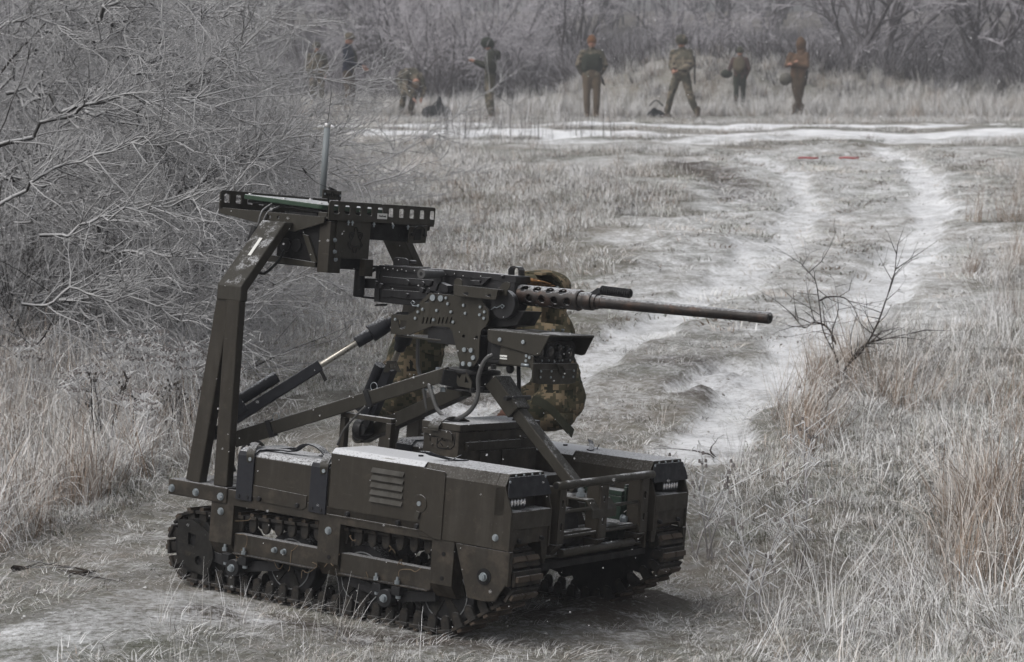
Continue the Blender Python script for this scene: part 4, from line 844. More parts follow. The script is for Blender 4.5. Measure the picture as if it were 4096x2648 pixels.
sb = pl(1, ys0 + .0, zG, [(760, 770), (880, 775), (900, 800), (905, 870), (930, 1040), (885, 1040), (860, 960), (840, 900), (800, 880)])
sbm = P(MB().prism(sb, 'y', ys0 - .002, ys0 + .004), 'skirt_bracket', 'clean', bv=.0005)
for q in ((797, 783), (790, 860), (845, 810), (908, 943), (898, 1018)): p = at(zG(*q), 1, ys0 - .002); P(MB().cyl(p, p - np.array((0, .004, 0)), .0045, n=12), 'screw', 'zinc', sbm, bv=0)
p = at(zG(770, 925), 1, ys0); P(MB().cyl(p + np.array((-.012, 0, 0)), p + np.array((.016, 0, 0)), .005, n=10), 'eye_bolt', 'zinc', bv=0)
P(MB().box(-.43, so[0][0] + .01, -.06, .06, .37, .46), 'sight_mount', 'black', bv=.004)
p = at(zG(540, 980), 1, -.09); P(MB().ball(p, .013, sc=(1, 1, 1.2)), 'plug', 'black', bv=0)
# ================================================================ HEAVY MACHINE GUN
HG = empty('machine_gun', VM); tag(HG, 'black heavy machine gun with long rust-tinged barrel and perforated jacket on the mount', 'machine gun')
P = lambda mb, n, mt, par=HG, bv=0.001, **k: mb.build(n, mt, par, bv, **k)
yg = -.036
G1 = lambda x, y, Y=yg: (at(zF(x, y), 1, Y)[0], at(zF(x, y), 1, Y)[2])
def gp(name, pts, y0, y1, mat='gun', par=HG, bv=.001): return P(MB().prism([G1(*p, Y=y0) for p in pts], 'y', y0, y1), name, mat, par, bv=bv)
gp('receiver', [(300, 185), (1890, 300), (1880, 360), (1880, 620), (1860, 690), (640, 630), (285, 590), (275, 500)], yg, .036, bv=.003)
gp('top_cover', [(330, 170), (1150, 225), (1885, 292), (1890, 312), (1890, 372), (1720, 368), (1715, 350), (1160, 300), (320, 222)], yg - .004, .04)
gp('cover_strip', [(395, 163), (640, 182), (835, 192), (835, 205), (395, 176)], -.02, .02)
gp('side_plate', [(370, 300), (640, 325), (930, 345), (900, 410), (640, 400), (380, 372)], yg - .009, yg)
gp('side_bar', [(650, 320), (950, 342), (905, 400), (880, 400), (660, 385)], yg - .014, yg - .009)
gp('slot', [(455, 410), (800, 440), (905, 455), (905, 478), (800, 472), (450, 432)], yg - .0015, yg - .0005, 'dark', bv=0)
gp('lower_rail', [(365, 450), (880, 478), (885, 560), (640, 560), (460, 530), (365, 545)], yg - .008, yg)
gp('rear_plate', [(300, 175), (330, 180), (330, 590), (272, 590), (275, 500), (290, 300)], yg - .006, .042)
gp('latch', [(270, 640), (300, 615), (360, 610), (365, 625), (350, 635), (300, 640)], -.02, .01)
for x, y, r in ((685, 372, .009), (860, 388, .008), (380, 405, .007), (850, 460, .0085), (930, 462, .008), (325, 370, .005), (1755, 308, .005), (1045, 428, .005), (680, 515, .006)): q = G1(x, y); P(MB().cyl((q[0], yg - .006, q[1]), (q[0], yg - .018, q[1]), r, n=14), 'pin', 'gun', bv=.001)
for i, x in enumerate((400, 440, 500, 550, 600, 650, 745, 1100, 1200, 1300, 1500)): q = G1(x, 205 + (x - 400) * .085 + 14 * (i % 2)); P(MB().ball((q[0], yg - .0045, q[1]), .0022, 6, 4), 'rivet', 'silver', bv=0)
# feed side details
gp('feed_guide', [(1370, 345), (1480, 350), (1480, 400), (1370, 400)], yg - .012, yg)
gp('feed_pawl', [(1500, 310), (1600, 315), (1560, 350), (1500, 410), (1470, 400), (1510, 350)], yg - .014, yg)
gp('charger_bracket', [(1015, 365), (1110, 405), (1115, 480), (1060, 490), (1010, 440)], yg - .03, yg)
gp('charger_arm', [(955, 290), (1030, 275), (1040, 350), (1000, 400), (975, 470), (925, 470), (900, 440), (950, 400)], yg - .035, yg - .025)
q = G1(1000, 272, -.06); P(MB().cyl((q[0] + .01, -.05, q[1]), (q[0] + .01, -.16, q[1] - .002), .0125, .015, n=24), 'charging_handle', 'hose', bv=.001); 
P(MB().cyl((q[0] + .01, -.1601, q[1] - .002), (q[0] + .01, -.1608, q[1] - .002), .006, n=14), 'handle_bore', 'dark', bv=0)
# rear sight leaf, front cover hinge
for y in (-.028, .012): gp('rear_sight_plate', [(490, 172), (490, 115), (505, 92), (530, 84), (630, 92), (655, 110), (660, 180)], y, y + .005)
P(MB().cyl(at(zF(680, 135), 1, .0), at(zF(680, 135), 1, .0) + np.array((0, .03, 0)), .006, n=12), 'sight_knob', 'gun')
hb = [at(zF(*p), 1, .0) for p in ((1840, 290), (1840, 225), (1860, 198), (1900, 190), (1940, 200), (1955, 230), (1955, 300))]
P(MB().band([(a[0], 0, a[2]) for a in hb], .03, .004, (0, 1, 0)), 'front_sight_hood', 'gun', bv=0)
# spade grips
for y in (-.065, .065):
    g0_, g1_ = at(zF(115, 175), 1, y), at(zF(98, 535), 1, y)
    gr = P(MB().tube([Vector(g0_).lerp(Vector(g1_), k_) for k_ in (0, .04, .2, .5, .8, .96, 1)], [.013, .0165, .0165, .0175, .018, .0185, .014], 16), 'spade_grip', 'black', bv=0)
for a_, b2 in (((160, 178), (300, 190)), ((130, 530), (280, 550))):
    for y in (-.065, .065): P(MB().tube([at(zF(*a_), 1, y), at(zF(*b2), 1, y * .55)], .004, 8), 'grip_rod', 'gun', bv=0)
gp('back_plate', [(155, 320), (300, 325), (300, 440), (155, 435)], -.045, .045)
P(MB().tube([at(zF(185, 272), 1, -.03), at(zF(240, 245), 1, -.03), at(zF(295, 215), 1, -.03)], .006, 8), 'trigger', 'gun', bv=0)
# barrel jacket with holes
J0 = np.array(at(zF(1850, 500), 1, 0)); 
axd = Vector(at((3080, 1272), 1, 0)) - Vector(at((2325, 1201), 1, 0)); axd.normalize()
jf = Vector(at((2318, 1201), 1, 0)); mz = Vector(at((3080, 1272), 1, 0)); jb = jf - axd * .262
P(MB().cyl(jb - axd * .012, jb + axd * .03, .041, .036, n=36), 'trunnion', 'gun', bv=.002)
def jacket():
    b = MB(); nu, nv = 120, 96; L = (jf - jb).length; u = Vector((0, 1, 0)); w = axd.cross(u).normalized(); u = w.cross(axd); R = .0315
    vs = [jb + axd * (L * j / nv) + (u * math.cos(2 * math.pi * i / nu) + w * math.sin(2 * math.pi * i / nu)) * R for j in range(nv + 1) for i in range(nu)]
    fs = []
    for j in range(nv):
        for i in range(nu):
            s = L * (j + .5) / nv; th = 2 * math.pi * (i + .5) / nu; keep = True
            for row in range(6):
                for c_ in range(4):
                    cs = .075 + c_ * .046 + (row % 2) * .023; ct = row * math.pi / 3 + .25; dt = (th - ct + math.pi) % (2 * math.pi) - math.pi
                    if (s - cs) ** 2 + (dt * R) ** 2 < .0125 ** 2 and cs < L - .02: keep = False
            if keep: fs.append((j * nu + i, j * nu + (i + 1) % nu, (j + 1) * nu + (i + 1) % nu, (j + 1) * nu + i))
    b.add(vs, fs, True); o = b.build('barrel_jacket', 'barrel', HG)
    m_ = o.modifiers.new('solid', 'SOLIDIFY'); m_.thickness = .004 * K; m_.offset = -1; return o
jacket()
L = (mz - jf).length; prof = [(0, .0255), (.06, .0255), (.0605, .0235), (.1, .0235), (.1005, .02), (.125, .02), (.1255, .0182), (.5, .0172), (.9, .016), (.9005, .0172), (.995, .0172), (1.0, .016)]
bb = MB(); 
for (t0, r0), (t1, r1) in zip(prof[:-1], prof[1:]): bb.cyl(jf + (mz - jf) * t0, jf + (mz - jf) * t1, r0, r1, n=28, caps=False)
bb.cyl(jb, jf, .018, .0185, n=24, caps=False); o = P(bb, 'barrel', 'barrel', bv=0)
P(MB().cyl(mz - axd * .01, mz + axd * .0004, .0158, n=28), 'muzzle', 'gun', bv=0); P(MB().cyl(mz, mz + axd * .0008, .0072, n=20), 'bore', 'dark', bv=0)
P(MB().cyl(jf - axd * .002, jf + axd * .006, .0335, .030, n=36), 'jacket_lip', 'barrel', bv=.001)
z7 = zm(2200, 960, 2.382)
h0_, h1_ = Vector(at(z7(495, 478), 1, -.0)), Vector(at(z7(770, 512), 1, -.0)); hd = (h1_ - h0_).normalized()
hm = MB()
for i in range(13): hm.cyl(h0_.lerp(h1_, i / 13), h0_.lerp(h1_, (i + .55) / 13), .0142, n=18); hm.cyl(h0_.lerp(h1_, (i + .5) / 13), h0_.lerp(h1_, (i + 1) / 13), .0118, n=18)
P(hm, 'carry_handle', 'black', bv=0); P(MB().cyl(h1_, h1_ + hd * .001, .007, n=14), 'handle_bore', 'dark', bv=0)
P(MB().bar(at(z7(400, 535), 1, 0), at(z7(480, 480), 1, 0), .02, .018), 'handle_clamp', 'gun'); P(MB().cyl(jf + axd * .02, jf + axd * .05, .0275, n=28), 'clamp_ring', 'barrel')
# cartridge belt on the far side
CB = empty('cartridge_belt', VM); tag(CB, 'short belt of brass cartridges in a camouflage cloth chute beside the gun', 'cartridge belt')
for i in range(7):
    p = Vector(at(z7(0, 0), 1, .09)); x = -.37 + i * .006; y = .05 + i * .014; z = .63 - .0035 * i * i * .35
    b_ = MB().cyl((x - .07, y, z), (x + .01, y, z), .0088, n=12).cyl((x + .01, y, z), (x + .022, y, z), .0088, .006, n=12).cyl((x + .022, y, z), (x + .055, y, z), .006, .0008, n=12).build('cartridge', 'brass', CB)
b_ = MB().band(spline([(-.36, .05, .652), (-.345, .09, .655), (-.335, .12, .63), (-.33, .14, .59), (-.33, .14, .5)], 5), .1, .006, (1, -.3, 0)).build('cloth_chute', 'camo', CB)
# ================================================================ PEOPLE
def blob(name, chains, mat, parent, voxel=.02, sm=3, wr=0.0, balls=()):
    b = MB()
    for ch in chains:
        pts = [Vector(c[0]) for c in ch]; rs = [c[1] for c in ch]; P2 = []; R2 = []
        for i in range(len(pts) - 1):
            for k_ in range(4): P2.append(pts[i].lerp(pts[i + 1], k_ / 4)); R2.append(rs[i] + (rs[i + 1] - rs[i]) * k_ / 4)
        P2.append(pts[-1]); R2.append(rs[-1]); b.tube(P2, R2, 12)
        for p, r in ch: b.ball(p, r * .99, 12, 8)
    for c, r, sc in balls: b.ball(c, r, 14, 10, sc)
    o = b.build(name, mat, parent, k=1)
    rm = o.modifiers.new('skin', 'REMESH'); rm.mode = 'VOXEL'; rm.voxel_size = voxel; rm.use_smooth_shade = True
    s_ = o.modifiers.new('soft', 'SMOOTH'); s_.iterations = sm; s_.factor = .6
    if wr:
        tx = bpy.data.textures.new('folds', 'CLOUDS'); tx.noise_scale = .09; tx.noise_depth = 3
        d_ = o.modifiers.new('folds', 'DISPLACE'); d_.texture = tx; d_.strength = wr; d_.mid_level = .5; d_.texture_coords = 'LOCAL'
    return o
J0_ = dict(head=(0, -.01, 1.635), neck=(0, .01, 1.49), chest=(0, .01, 1.3), waist=(0, .0, 1.06), pel=(0, 0, .95),
           shL=(-.19, .01, 1.42), shR=(.19, .01, 1.42), elL=(-.27, .04, 1.14), elR=(.27, .04, 1.14), wrL=(-.2, -.12, .95), wrR=(.2, -.12, .95),
           hiL=(-.095, 0, .93), hiR=(.095, 0, .93), knL=(-.11, -.03, .5), knR=(.11, -.03, .5), anL=(-.11, .02, .09), anR=(.11, .02, .09))
def person(label, feet, top, yaw, pose, jacket, trousers, boots, hat, hatkind, extras=(), cat='person', group=None, depth=None, vox=.022, wr=.012, hg=1.8, ground_z=None):
    J = {k_: Vector(v) for k_, v in J0_.items()}; J.update({k_: Vector(v) for k_, v in pose.items()})
    gx, gy = ground_px(*feet) if depth is None else (wat(feet, depth).x, depth)
    pxh = feet[1] - top; sc = pxh * 1.7196 / FPX * gy / hg
    r = empty('person', Matrix.Translation((gx, gy, float(hz(gx, gy)) if ground_z is None else ground_z)) @ Matrix.Rotation(yaw, 4, 'Z') @ Matrix.Scale(sc, 4)); tag(r, label, cat, group)
    h = J['head']; up = (h - J['neck']).normalized()
    fing = []
    for s_ in 'LR':
        d = (J['wr' + s_] - J['el' + s_]).normalized(); w_ = J['wr' + s_] + d * .03; sd = d.orthogonal().normalized()
        fing.append([(w_, .028), (w_ + d * .07, .034)])
        for k_ in range(4): fing.append([(w_ + d * .07 + sd * (k_ - 1.5) * .019, .0095), (w_ + d * (.12 + .012 * (k_ in (1, 2))) + sd * (k_ - 1.5) * .019 + Vector((0, -.01, -.02)), .0085)])
        fing.append([(w_ + d * .02 + sd * .03, .011), (w_ + d * .06 + sd * .055, .0095)])
    body = [[(J['pel'], .11), (J['waist'], .1), (J['chest'], .12), (J['neck'], .05), (h, .07)]]
    for s_ in 'LR':
        body += [[(J['sh' + s_], .05), (J['el' + s_], .04), (J['wr' + s_], .028)], [(J['hi' + s_], .07), (J['kn' + s_], .05), (J['an' + s_], .04)]]
    face = h + Vector(pose.get('look', (0, -1, 0))) * .085
    blob('body', body + fing, 'skin', r, vox * .75, 2, 0, [(h, .1, (.86, .98, 1.16)), (face + Vector((0, 0, -.01)), .022, (.8, .8, 1.3)), (h + Vector((-.085, .01, 0)), .024, (.5, .8, 1.2)), (h + Vector((.085, .01, 0)), .024, (.5, .8, 1.2))])
    if vox > .015 or True:
        for s_ in (-1, 1):
            side = Vector(pose.get('look', (0, -1, 0))).cross(Vector((0, 0, 1))).normalized()
            b_ = MB().ball(face * 1.0 + side * .034 * s_ + Vector((0, 0, .018)), .012); b_.build('eye', 'dark', r, k=1)
    tr_ = []
    for s_ in 'LR': tr_ += [[(J['hi' + s_], .105), (J['hi' + s_].lerp(J['kn' + s_], .45), .1), (J['kn' + s_], .078), (J['kn' + s_].lerp(J['an' + s_], .4), .08), (J['an' + s_] + (J['kn' + s_] - J['an' + s_]) * .12, .062)]]
    tr_ += [[(J['hiL'], .11), (J['hiR'], .11)], [(J['pel'], .13), (J['waist'], .125)]]
    blob('trousers', tr_, trousers, r, vox, 3, wr * 1.3)
    side = (J['shR'] - J['shL']).normalized()
    jk = []
    for q in (-1, 0, 1): jk.append([(J['pel'] + side * q * .075 - (J['chest'] - J['pel']).normalized() * .03, .115), (J['waist'] + side * q * .07, .115), (J['chest'] + side * q * .085, .125), (J['neck'] + side * q * .05 - up * .05, .08)])
    for s_ in 'LR': jk.append([(J['sh' + s_].lerp(J['chest'], .25), .08), (J['sh' + s_], .078), (J['sh' + s_].lerp(J['el' + s_], .5), .07), (J['el' + s_], .062), (J['el' + s_].lerp(J['wr' + s_], .6), .058), (J['wr' + s_], .046)])
    jk.append([(J['neck'] - up * .03, .075), (J['neck'] + up * .035, .07)])
    blob('jacket', jk, jacket, r, vox, 3, wr)
    for s_ in 'LR':
        a = J['an' + s_]; td = Vector(pose.get('toe' + s_, (0, -1, 0))).normalized()
        blob('boot', [[(a + Vector((0, 0, .14)), .06), (a, .055), (a + td * .05 - Vector((0, 0, .035)), .05), (a + td * .15 - Vector((0, 0, .045)), .042)]], boots, r, vox * .8, 2)
    if hatkind == 'beanie': blob('beanie', [], hat, r, vox * .7, 2, 0, [(h + up * .045 + Vector((0, .012, 0)), .115, (.93, 1.02, .98)), (h + up * .09, .085, (1, 1, 1))])
    if hatkind == 'helmet':
        blob('helmet', [], hat, r, vox * .7, 2, 0, [(h + up * .05 + Vector((0, .012, 0)), .145, (.9, 1.05, .88)), (h + up * .0 + Vector((0, .07, 0)), .1, (1.1, .8, .8))])
    if hatkind == 'hood': blob('hood', [[(J['neck'] - up * .02, .1), (J['neck'] + up * .06 + Vector((0, .03, 0)), .115)]], hat, r, vox * .7, 2, 0, [(h + up * .04 + Vector((0, .025, 0)), .135, (.92, 1.0, 1.15)), (h + up * .14 + Vector((0, .03, 0)), .085, (1, 1, 1))])
    if hatkind == 'cap': blob('cap', [], hat, r, vox * .7, 2, 0, [(h + up * .055 + Vector((0, .0, 0)), .12, (.95, 1.05, .8)), (face + up * .045, .06, (1.2, 1.2, .22))])
    for e in extras: e(r, J)
    return r
def vest(mat):
    def f(r, J):
        side = (J['shR'] - J['shL']).normalized(); fw = Vector((0, 0, 1)).cross(side); fw = -fw if fw.y > 0 else fw
        b_ = blob('vest', [[(J['waist'] + side * q * .1 + Vector((0, 0, .03)), .132), (J['chest'] + side * q * .09, .14)] for q in (-1, 0, 1)], mat, r, .022, 2)
        for q in (-1.3, -.45, .45, 1.3):
            c_ = J['waist'] + side * q * .085 + Vector((0, -.145, .12)); MB().box(c_.x - .034, c_.x + .034, c_.y - .03, c_.y + .03, c_.z - .07, c_.z + .06).build('pouch', mat, r, .012, k=1)
    return f
def pack(mat, off=(0, .19, 1.22), sz=(.17, .1, .25)):
    def f(r, J): blob('backpack', [], mat, r, .022, 3, .01, [(Vector(off), 1, sz), (Vector(off) + Vector((0, .02, -.08)), .9, (sz[0] * 1.05, sz[1], sz[2] * .6))])
    return f
def rifle(p0, p1):
    def f(r, J): MB().tube([p0, p1], .018, 8).bar(Vector(p0).lerp(Vector(p1), .3), Vector(p0).lerp(Vector(p1), .7), .03, .06).build('slung_rifle', 'black', r, k=1)
    return f
def held(kind, mat, pos, s_=1.0):
    def f(r, J):
        if kind == 'helmet': blob('held_helmet', [], mat, r, .02, 2, 0, [(Vector(pos), .15 * s_, (1, .95, 1.05))])
        elif kind == 'tablet': MB().bar(Vector(pos), Vector(pos) + Vector((-.16, 0, .06)), .14, .012).build('held_tablet', mat, r, .003, k=1)
        elif kind == 'bag': blob('held_bag', [], mat, r, .022, 2, 0, [(Vector(pos), .17 * s_, (1.1, .8, .75))])
    return f
M['dkolive'] = cloth('dark_olive_jacket', (0.028, 0.03, 0.022)); M['navy'] = cloth('navy_jacket', (0.012, 0.016, 0.03)); M['olv'] = cloth('olive_cloth', (0.05, 0.052, 0.036))
M['tan'] = cloth('tan_trousers', (0.11, 0.085, 0.06)); M['rust'] = cloth('rust_brown_jacket', (0.105, 0.066, 0.042)); M['orange'] = cloth('orange_knit', (0.16, 0.08, 0.04), 0)
M['helm'] = cloth('green_helmet', (0.03, 0.036, 0.028)); M['boot'] = cloth('tan_boots', (0.07, 0.052, 0.036)); M['mauve'] = cloth('mauve_brown_coat', (0.085, 0.055, 0.048)); M['charc'] = cloth('charcoal_cloth', (0.02, 0.022, 0.024))
M['greyhelm'] = cloth('pale_helmet', (0.12, 0.115, 0.1)); M['vestg'] = cloth('dark_green_vest', (0.03, 0.035, 0.026)); M['khaki'] = cloth('khaki', (0.1, 0.085, 0.06))
farcamo = camo('far_camouflage', [(0.05, 0.048, 0.036), (0.085, 0.08, 0.06), (0.2, 0.17, 0.13), (0.022, 0.022, 0.018)], .055, 5, .1); M['farcamo'] = farcamo
L = lambda x, z, y=0: (x, y, z)
# 1 standing half hidden behind branches
person('person in faded camouflage standing farthest left behind the frosty branches', (738, 262), 100, .3, {}, 'farcamo', 'farcamo', 'boot', 'farcamo', 'cap')
person('person in navy blue and olive jacket with brown cap, looking right behind the branches', (812, 270), 74, 1.35, dict(wrL=(-.12, -.3, 1.08), wrR=(.12, -.28, 1.05), elL=(-.24, -.06, 1.15), elR=(.24, -.06, 1.15), chest=(0, -.03, 1.3)), 'navy', 'boot', 'boot', 'khaki', 'cap', [pack('olv', (.05, -.02, 1.22), (.18, .16, .24))])
person('person in brown camouflage bending over to the ground beside the black bag', (950, 272), 160, 0.5, dict(pel=(0, .25, .82), waist=(0, .12, .95), chest=(0, -.12, .98), neck=(0, -.32, .85), head=(0, -.42, .74), shL=(-.19, -.24, .92), shR=(.19, -.24, .92), elL=(-.24, -.34, .62), elR=(.24, -.34, .62), wrL=(-.12, -.46, .42), wrR=(.12, -.46, .42), hiL=(-.1, .22, .82), hiR=(.1, .22, .82), knL=(-.13, -.02, .46), knR=(.13, -.02, .46), anL=(-.12, .14, .09), anR=(.12, .14, .09), look=(0, -.6, -.8)), 'farcamo', 'farcamo', 'boot', 'boot', 'beanie', hg=1.12)
person('person in green helmet and dark olive jacket looking down at a tablet', (1141, 282), 84, -1.35, dict(wrL=(-.06, -.34, 1.26), wrR=(.06, -.34, 1.26), elL=(-.24, -.08, 1.15), elR=(.24, -.08, 1.15), head=(0, -.06, 1.62)), 'dkolive', 'farcamo', 'boot', 'helm', 'helmet', [held('tablet', 'silver', (-.0, -.4, 1.3)), pack('dkolive', (0, .13, 1.42), (.16, .1, .1))], hg=1.86)
person('person in orange beanie and green chest vest standing with hands behind the back', (1376, 277), 85, 0.0, dict(elL=(-.3, .05, 1.16), elR=(.3, .05, 1.16), wrL=(-.2, .12, .96), wrR=(.2, .12, .96), anL=(-.09, .02, .09), anR=(.1, .0, .09)), 'farcamo', 'tan', 'tan', 'orange', 'beanie', [vest('vestg'), rifle((.2, -.05, .9), (.28, .1, .72))])
person('person in camouflage helmet with dark green back vest, legs set wide apart', (1584, 275), 74, -.5, dict(knL=(-.22, -.05, .5), knR=(.2, .02, .5), anL=(-.34, .02, .09), anR=(.36, .06, .09), elR=(.24, -.02, 1.16), wrL=(-.1, -.22, 1.05), wrR=(.05, -.26, 1.04)), 'farcamo', 'farcamo', 'boot', 'farcamo', 'helmet', [pack('vestg', (.06, .15, 1.25), (.17, .1, .24)), rifle((.22, .2, 1.35), (.26, .12, .75))], hg=1.86)
person('person in mauve brown coat with pale green pack, walking away carrying a dark bag', (1720, 246), 106, 2.9, dict(knL=(-.09, -.1, .5), knR=(.09, .06, .52), anL=(-.08, -.06, .09), anR=(.08, .16, .14), wrR=(.33, -.1, 1.02), elR=(.3, .02, 1.16)), 'mauve', 'vestg', 'boot', 'olv', 'beanie', [pack('khaki', (0, .16, 1.26), (.19, .1, .26)), held('bag', 'vestg', (.4, -.06, 1.0))], hg=1.8)
person('person in rust brown hooded jacket holding a pale helmet, legs crossed', (1855, 272), 97, -.35, dict(wrL=(-.05, -.24, 1.25), elL=(-.26, -.06, 1.18), elR=(.24, -.1, 1.16), wrR=(-.06, -.22, 1.2), knL=(-.02, -.06, .5), knR=(.06, .02, .5), anL=(.1, .0, .09), anR=(-.08, .06, .09), pel=(.0, 0, .95), chest=(.05, .02, 1.3), neck=(.07, .02, 1.49), head=(.06, 0, 1.635)), 'rust', 'boot', 'boot', 'rust', 'hood', [held('helmet', 'greyhelm', (-.28, -.1, .86)), rifle((.2, .18, 1.2), (.16, .1, .7))])
# bags on the verge
def bag(label, px, pts, sc=1.0):
    gx, gy = ground_px(*px); r = empty('bag', Matrix.Translation((gx, gy, float(hz(gx, gy))))); tag(r, label, 'bag')
    blob('bag_body', [], 'charc', r, .03, 3, .04, [(Vector(p), s_, q) for p, s_, q in pts]); MB().tube(spline([(-.15, -.1, .3), (0, -.12, .42), (.15, -.1, .3)]), .015, 6).build('handle', 'black', r, k=1); return r
bag('black rucksack with a raised strap lying on the verge beside the bending person', (1020, 279), [((0, 0, .16), .3, (1, .7, .62)), ((-.2, 0, .18), .16, (1, .8, .9)), ((.02, 0, .4), .08, (.8, .8, 1.6))])
bag('small black bag lying on the verge behind the striding person', (1525, 274), [((0, 0, .1), .2, (1, .7, .6)), ((.2, 0, .08), .12, (1.3, .8, .6)), ((-.03, 0, .2), .07, (1, 1, 1))])
# the person working behind the robot
DP = 8.75
def wp(x, y, dd=0): return wat((x, y), DP + dd)
gxp = wp(990, 900); gz0 = float(hz(gxp.x, DP))
r = empty('person', Matrix.Translation((gxp.x, DP, gz0))); tag(r, 'person in pixel camouflage bending down behind the robot, arm reaching to the deck', 'person')
o_ = Vector((gxp.x, DP, gz0)); q = lambda x, y, dd=0: wp(x, y, dd) - o_
pel, wst, chs, nck, hd_ = q(1035, 712, -.25), q(1085, 705, -.1), q(1180, 702), q(1240, 705, -.05), q(1262, 690, -.1)
hipL, hipR = q(995, 745, -.35), q(1010, 740, -.15); knL, knR = q(928, 915, -.62), q(938, 900, -.38); anL = q(905, 935, -.3); anR = q(915, 925, -.1)
shL, shR = q(1268, 735, -.2), q(1250, 725, .2); elL, elR = q(1312, 925, -.25), q(1290, 880, .2); wrL, wrR = q(1235, 965, -.32), q(1215, 940, .05)
fing = []
for w0, e0 in ((wrL, elL), (wrR, elR)):
    d = (w0 - e0).normalized(); w_ = w0 + d * .03; sd = Vector((0, 1, 0)).cross(d).normalized(); fing.append([(w_, .026), (w_ + d * .07, .034)])
    for k_ in range(4): fing.append([(w_ + d * .07 + sd * (k_ - 1.5) * .02, .0095), (w_ + d * .11 + sd * (k_ - 1.5) * .021 + Vector((0, 0, -.01)), .009), (w_ + d * (.13 + .008 * (k_ in (1, 2))) + sd * (k_ - 1.5) * .021 + Vector((0, 0, -.035)), .008)])
    fing.append([(w_ + d * .01 + sd * .035, .012), (w_ + d * .05 + sd * .06, .01)])
blob('body', [[(pel, .1), (wst, .09), (chs, .1), (nck, .055), (hd_, .07)], [(shL, .05), (elL, .045), (wrL, .03)], [(shR, .05), (elR, .045), (wrR, .03)], [(hipL, .08), (knL, .06), (anL, .045)], [(hipR, .08), (knR, .06), (anR, .045)]] + fing, 'skin', r, .011, 2, 0, [(hd_, .1, (1.1, .9, .9)), (hd_ + Vector((.08, -.03, -.05)), .022, (1, 1, 1))])
tl = []
for h_, k_, a_ in ((hipL, knL, anL), (hipR, knR, anR)): tl.append([(h_, .1), (h_.lerp(k_, .5), .1), (k_, .088), (k_.lerp(a_, .35), .08), (k_.lerp(a_, .85), .07)])
blob('trousers', tl + [[(hipL, .1), (hipR, .1)], [(pel, .1), (wst, .09)]], 'camo', r, .012, 2, .045)
blob('jacket', [[(pel, .09), (wst, .092), (chs, .1), (nck, .085)], [(pel + Vector((0, .1, 0)), .08), (chs + Vector((0, .12, 0)), .09)], [(shL.lerp(chs, .4), .1), (shL, .098), (shL.lerp(elL, .3), .1), (shL.lerp(elL, .55), .086), (shL.lerp(elL, .85), .094), (elL, .088), (elL.lerp(wrL, .5), .078), (wrL, .06)], [(shR, .09), (elR, .075), (wrR, .05)]], 'camo', r, .012, 2, .05)
blob('cap', [], 'camo', r, .012, 2, 0, [(hd_ + Vector((.0, 0, .045)), .105, (1.15, .95, .62)), (hd_ + Vector((.11, -.02, -.01)), .05, (1.1, 1, .3))])
pk = hipL.lerp(knL, .5) + Vector((.03, -.1, .02)); blob('cargo_pocket', [], 'camo', r, .012, 3, .01, [(pk, .1, (.85, .35, 1.0))]); MB().bar(pk + Vector((-.08, -.035, .06)), pk + Vector((.08, -.035, .02)), .01, .05).build('pocket_flap', 'camo', r, .004, k=1)
b0 = q(1240, 940, -.36); MB().band(spline([q(1238, 930, -.42), q(1262, 938, -.43), q(1285, 955, -.43), q(1310, 985, -.42), q(1332, 1008, -.38)]), .035, .006, (.3, .3, 1)).build('webbing_strap', 'olv', r, k=1)
blob('kneepad', [], 'camo', r, .014, 3, .02, [(q(1275, 975, -.3), .12, (.75, .7, .4)), (q(1308, 960, -.27), .1, (.6, .7, .7))])
for a_, b__ in ((boot_, 1) for boot_ in (anL, anR)): blob('boot', [[(a_ + Vector((0, 0, .1)), .065), (a_, .06), (a_ + Vector((-.03, .1, -.03)), .048)]], 'boot', r, .015, 2)
# red markers on the track
for (px, py), lb_ in (((1880, 376), 'faint red strip lying on the snowy track, left of its pair'), ((1975, 372), 'bright red strip lying on the snowy track, right of its pair')):
    gx, gy = ground_px(px, py); mr, _, bb_ = new_mat('red_tape'); bb_.inputs['Base Color'].default_value = (.35, .05, .05, 1)
    o = MB().tube([(-.14, 0, .02), (-.05, .04, .025), (.05, -.03, .02), (.14, .02, .02)], .014, 6).build('marker_tape', mr, k=1); o.location = (gx, gy, float(hz(gx, gy))); tag(o, lb_, 'marker tape')
